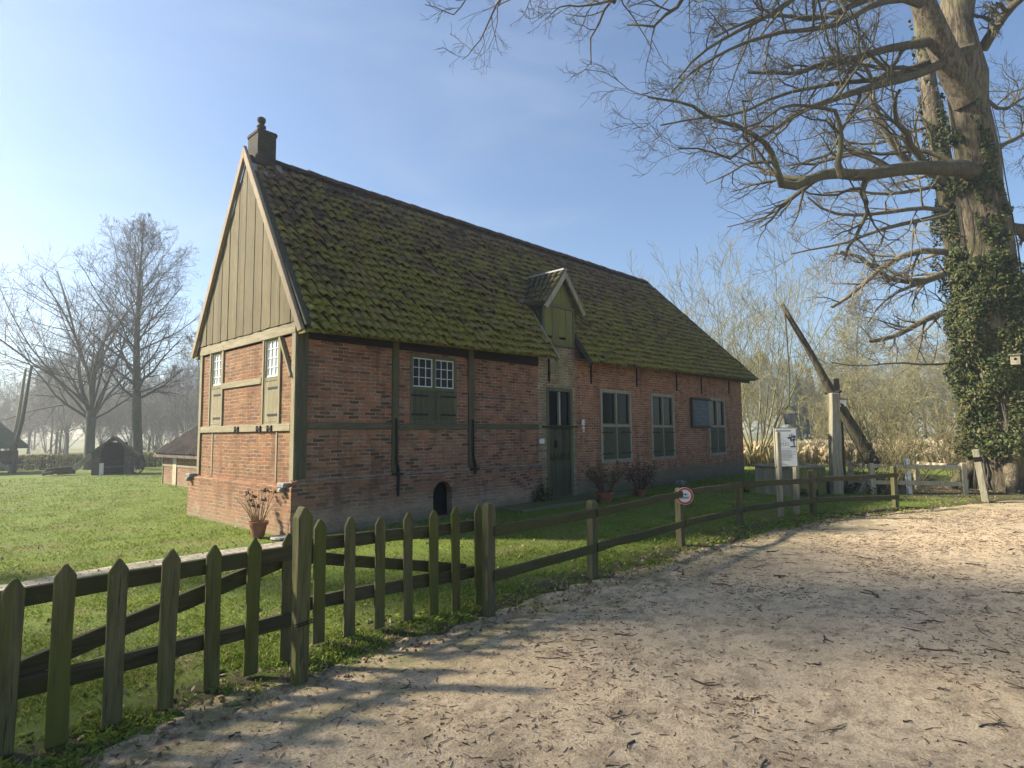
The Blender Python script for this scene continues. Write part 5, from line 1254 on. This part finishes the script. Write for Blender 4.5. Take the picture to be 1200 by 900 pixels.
b = MB(); b.bar(opt(-1.35,.0,.30), opt(-.70,-.1,.92), .22, .04, up=on); tag(b.build('leaning_plank', M['oldwood'], bevel=.006), 'grey plank leaning on the left side of the oven hut', 'plank')
b = MB()
for i in range(14): b.tube([opt(-1.2-.5*rg.random(),-.9+.5*rg.random(),.08+.3*rg.random()), opt(-2.0-.5*rg.random(),-.8+.6*rg.random(),.06+.36*rg.random())], .05+.03*rg.random(), 7)
tag(b.build('brushwood', M['darkwood']), 'heap of dark cut branches left of the oven hut', 'wood pile')

hbk = thing('hay_barrack', tuple(dep(-22, 556, 27)), 'hay barrack with a mossy pyramid roof and tall poles at the left edge', 'hay barrack')
D_ = 27.0; hx = dep(-24, 520, D_); hx[2] = 0; e1 = unit(np.array([RT[0],RT[1],0])); e2 = unit(np.array([FW[0],FW[1],0])); S = 2.2
b = MB(); ap = hx+up_*3.05; cs_ = [hx+e1*S*1.02+up_*1.30, hx+e2*S+up_*1.30, hx-e1*S+up_*1.30, hx-e2*S+up_*1.30]; lo = [c_-up_*.14 for c_ in cs_]
b.add([ap]+cs_+lo, [(0,1,2),(0,2,3),(0,3,4),(0,4,1),(1,5,6,2),(2,6,7,3),(3,7,8,4),(4,8,5,1),(8,7,6,5)]); b.build('roof', M['thatch'], hbk)
for (u, v, px0, px1, y1) in [(1.25, .3, 14, 30, 430), (1.95, -.35, 24, 37, 426), (-1.2,.4,-50,-46,430), (-1.0,-.6,-60,-58,432)]:
    b = MB(); q = hx+e1*u+e2*v; top = dep(px1, y1+2, float((q-EYE)@FW)); mid_ = (q+top)/2+e1*.10+up_*.0; b.tube([np.array([q[0],q[1],-.1]), np.array([q[0],q[1],1.2])-e1*.03, mid_-e1*.12, top], [.085,.085,.08,.05], 8); b.build('pole', M['oldwood'] if u == 1.25 else M['darkwood'], hbk, smooth=True)
for (u, v) in [(1.55,.1),(1.2,-.9),(.3,-1.5),(.2,1.5)]:
    b = MB(); q = hx+e1*u+e2*v; b.bar(np.array([q[0],q[1],-.1]), np.array([q[0],q[1],1.4]), .16, .16, up=(1,0,0)); b.build('post', M['darkwood'], hbk, bevel=.01)
b = MB(); b.bar(hx+e1*1.75-e2*.2+up_*.1, hx+e1*.9-e2*1.0+up_*1.1, .14, .14); b.bar(hx+e1*1.4-e2*.9+up_*1.15, hx-e1*1.2-e2*1.0+up_*1.15, .14, .14); b.build('brace', M['oldwood'], hbk)
b = MB(); q = hx+e1*.4+e2*.1
b.obox(q+up_*.55, e1, e2, up_, 1.0, .6, .12); b.obox(q+e1*.2+up_*.85, e1, e2, up_, .7, .5, .2); b.lathe(q-e2*.8+e1*.2, [(.0,.1),(.3,.12),(.3,.6),(.0,.62)], 10)
tag(b.build('farm_cart', M['darkwood']), 'dark wooden farm gear stored under the hay barrack roof', 'farm gear')

st = thing('brick_shed', (2.3, 13.0, 0), 'low brick shed with a grey tiled roof beyond the gable of the farmhouse', 'shed')
sx = 2.31; yL = 13.72; zE = 1.02
b = MB(); b.box((sx, 8.0, -.05), (sx+4, yL, 1.25)); b.build('brick_wall', M['brick_gable'], st)
b = MB(); b.box((sx-.02, 10.0, .63), (sx+.02, 12.35, .70)); b.box((sx-.02, 12.72, .63), (sx+.02, yL-.05, .70)); b.build('plaster_band', M['timber_pale_y'], st)
b = MB(); b.box((sx-.03, 12.36, -.02), (sx+.03, 12.70, 1.02)); b.build('plank_door', M['cleanwood'], st, bevel=.006)
b = MB(); b.box((sx-.025, yL-.05, 0), (sx+.05, yL+.02, 1.05)); b.build('timber_post', M['timber_pale'], st, bevel=.006)
b = MB()
y1_ = 14.05; n = 16
q = [(sx-.22, y1_, 1.02), (sx-.22, 7.6, 1.02), (sx+1.9, 7.6, 3.0), (sx+1.9, 11.6, 3.0)]
b.add(q+[(a, b_, c_-.08) for a, b_, c_ in q]+[(sx+4.2, y1_, 1.02),(sx+4.2, 7.6, 1.02)], [(0,1,2,3)[::-1],(4,5,6,7),(0,4,5,1)[::-1],(0,3,8),(3,2,9,8)])
for i in range(26):
    y = 7.8+i*.255; t0 = 0; 
    f = lambda y_: (1.0 if y_ <= 11.6 else (y1_-y_)/(y1_-11.6))
    e = f(y); p0 = np.array([sx-.24, y, 1.05]); p1 = np.array([sx-.22+2.12*e, y-.0, 1.02+1.98*e+.04])
    if e > .06: b.tube([p0, (p0+p1)/2+np.array([0,0,.01]), p1], .055, 6)
b.build('roof', plain('old_grey_tiles', (.15,.12,.10), .9, var=.6, scale=3), st)

# ------------------------------------------------------------------ grass, leaves and twigs
N = 460000
d = 1.3*np.exp(rg.random(N)*math.log(30/1.3)); a = rg.uniform(-.80, .80, N)+YAW
C0 = np.stack([EYE[0]+d*np.cos(a), EYE[1]+d*np.sin(a), 0*d], 1)
dd = C0[:, 1]-edge_y(C0[:, 0]); clump = fbm(C0[:, 0]*3.1, C0[:, 1]*3.1, 71, 3); cl2 = fbm(C0[:, 0]*.8, C0[:, 1]*.8, 72, 3)
keep = (dd > -.05) & (rg.random(N) < np.where(dd < .75, np.where(clump > .47, .9, .10), .35+.65*sstep(.3, .55, clump)))
keep &= ~((C0[:, 0] > -.12) & (C0[:, 0] < 18.1) & (C0[:, 1] > -.06) & (C0[:, 1] < 4.35))
keep &= ~((C0[:, 0] > 4.4) & (C0[:, 0] < 8.6) & (C0[:, 1] > -.86) & (C0[:, 1] < 0))
yp_ = np.interp(C0[:, 0], [-14, -3.45, -2.3, -.9, 0], [-1.5, -.60, -.44, -.42, -.45]); keep &= ~((C0[:, 0] < .0) & (np.abs(C0[:, 1]-yp_) < .22))
keep &= litter(C0[:, 0], C0[:, 1]) < .35+.3*rg.random(N)
C0 = C0[keep]; d = d[keep]; dd = dd[keep]; clump = clump[keep]; n = len(C0)
C0[:, 2] = lawn_z(C0[:, 0], C0[:, 1])-.004
fac = np.where(dd < .8, 1.35, 1.0)
h = (.014+.020*rg.random(n)+.035*np.clip(clump-.5, 0, 1))*fac*(1+.035*d); wd = (.0026+.0026*rg.random(n))*(1+.11*d)
V, F = blades(C0, h, wd, .50, rg)
grass = tag(fast_mesh('grass', V, F, leaf_mat('grass_blades', [(.11,.175,.022),(.18,.245,.034),(.23,.28,.055),(.28,.27,.075),(.14,.21,.024)], .7, .3, .25)), kind='stuff')
# low moss cushions on the verge
N = 2600; x = rg.uniform(-6, 9, N); y = edge_y(x)+rg.random(N)**1.4*.75-.03; kp = (fbm(x*2.4, y*2.4, 73, 3) > .50); x, y = x[kp], y[kp]
C1 = np.stack([x, y, lawn_z(x, y)], 1); S = rg.uniform(.012, .038, (len(x), 1))*np.array([[1.3,1.3,.55]]); V, F = blobs(C1, S, .2)
tag(fast_mesh('moss_cushions', V, F, leaf_mat('verge_moss', [(.06,.085,.014),(.10,.135,.022),(.14,.17,.035)], .95, spec=.1)), kind='stuff')
# dead leaves
N = 5200; x = np.r_[rg.uniform(-6, 10, 3200), rg.normal(14.5, 1.8, 2000)]; y = np.r_[edge_y(x[:3200])+np.abs(rg.normal(0, .45, 3200))-.1, rg.normal(-6.4, 1.4, 2000)]
C1 = np.stack([x, y, np.maximum(lawn_z(x, y), track_z(x, y))+.008], 1); xl = rg.uniform(-6, 12, 1500); yl = rg.uniform(-4.9, 2.0, 1500); kl = ~((xl > -.1) & (yl > -.1)); C1 = np.concatenate([C1, np.stack([xl, yl, lawn_z(xl, yl)+.02], 1)[kl]]); V, F = leaf_quads(C1, .022, rg, up=np.array([0,0,1.8]))
tag(fast_mesh('dead_leaves', V, F, leaf_mat('dead_leaf', [(.16,.095,.05),(.24,.16,.09),(.10,.065,.04),(.32,.25,.16)], .8)), kind='stuff')
# dark ground ivy under the sweep
N = 5000; x = rg.uniform(10.6, 15.5, N); y = rg.uniform(-5.4, -2.6, N); kp = fbm(x*1.2, y*1.2, 74, 3)+.12*(x > 11.4) > .50; x, y = x[kp], y[kp]
C1 = np.stack([x, y, lawn_z(x, y)+.02+.16*rg.random(len(x))], 1); V, F = leaf_quads(C1, .05, rg, up=np.array([0,0,1.0])); tag(fast_mesh('ground_ivy', V, F, M['ivy']), kind='stuff')
# weeds in the corner beside the door
t = thing('weed', (5.75,-.12,.08), 'straggly green weed at the foot of the wall left of the door', 'weed')
C1 = np.array([5.8,-.14,.22])+rg.normal(0,1,(420,3))*np.array([.16,.05,.12]); C1[:, 2] = np.abs(C1[:, 2]); V, F = leaf_quads(C1, .03, rg); fast_mesh('leaves', V, F, M['ivy'], t)

# bark crumbs and twigs scattered on the track
def on_track(n, x0, x1):
    x = rg.uniform(x0, x1, n); y = edge_y(x)-.12-rg.random(n)**.85*3.6; return x, y
x, y = on_track(52000, -5, 11); cl = fbm(x*1.1, y*1.1, 81, 4); kp = rg.random(len(x)) < (.12+.75*sstep(.36, .70, cl)); x, y = x[kp], y[kp]
n = len(x); a = rg.random(n)*6.283; ln = .006+.030*rg.random(n)**3; c_ = np.stack([x, y, track_z(x, y)+.003], 1); dv = np.stack([np.cos(a), np.sin(a), rg.normal(0,.12,n)], 1)
P = np.stack([c_-dv*ln[:, None], c_+np.stack([0*a,0*a,.002+0*a],1)+rg.normal(0,.002,(n,3)), c_+dv*ln[:, None]], 1); V, F = tubes(P, np.stack([.0012+.003*rg.random(n)]*3, 1), 3)
tag(fast_mesh('bark_litter', V, F, leaf_mat('bark_crumbs', [(.05,.037,.026),(.10,.072,.048),(.17,.12,.08),(.26,.19,.13),(.46,.38,.27)], .9)), kind='stuff')
TW = leaf_mat('twig_bark', [(.030,.024,.020),(.055,.042,.033),(.040,.032,.026)], .85)
TWP = plain('peeled_twig', (.45,.38,.28), .8)
x, y = on_track(240, -4.6, 8.5)
for i in range(len(x)):
    L = .05+.26*rg.random()**2.4; a = rg.random()*6.283 if rg.random() < .5 else rg.normal(-.4,.5); npt = 6; p = [np.array([x[i], y[i], 0])]; th = a
    for j in range(npt-1): th += rg.normal(0, .28); p.append(p[-1]+np.array([math.cos(th), math.sin(th), 0])*L/(npt-1))
    p = np.array(p); p[:, 2] = track_z(p[:, 0], p[:, 1])+.004+np.abs(rg.normal(0, .005, npt)); r = (.0028+.0065*rg.random()**2)*(.6+L*2.0)
    V, F = tubes(p[None], (r*np.linspace(1, .5, npt)*(1+rg.normal(0,.08,npt)))[None], 5)
    pale = i % 24 == 7
    if L > .15 and not pale:
        q = p[3]+np.array([math.cos(th+.9), math.sin(th+.9), 0])*L*.35; q[2] = track_z(q[0], q[1])+.008; V2, F2 = tubes(np.array([[p[2], (p[2]+q)/2, q]]), np.full((1,3), r*.55), 4); F = np.concatenate([F, F2+len(V)]); V = np.concatenate([V, V2])
    o = fast_mesh('twig', V-np.array([x[i], y[i], 0]), F, TWP if pale else TW, smooth=True, org=np.zeros(3)); o.location = (x[i], y[i], 0)
    if pale: tag(o, 'pale peeled twig lying on the sandy track', 'twig', 'pale peeled twigs')
    else: tag(o, 'dark fallen twig lying on the sandy track', 'twig', 'dark twigs scattered on the track')

# ------------------------------------------------------------------ morning haze
hm = bpy.data.materials.new('haze_air'); hm.use_nodes = True; t = hm.node_tree; t.nodes.clear()
pv = t.nodes.new('ShaderNodeVolumePrincipled'); ho = t.nodes.new('ShaderNodeOutputMaterial'); t.links.new(pv.outputs[0], ho.inputs['Volume'])
pv.inputs['Color'].default_value = (.82,.89,.94,1); pv.inputs['Density'].default_value = HAZE_DENSITY; pv.inputs['Anisotropy'].default_value = .66
b = MB(); b.box((-140, -140, -1.2), (160, 160, 24)); hz = b.build('haze', hm); hz['kind'] = 'stuff'
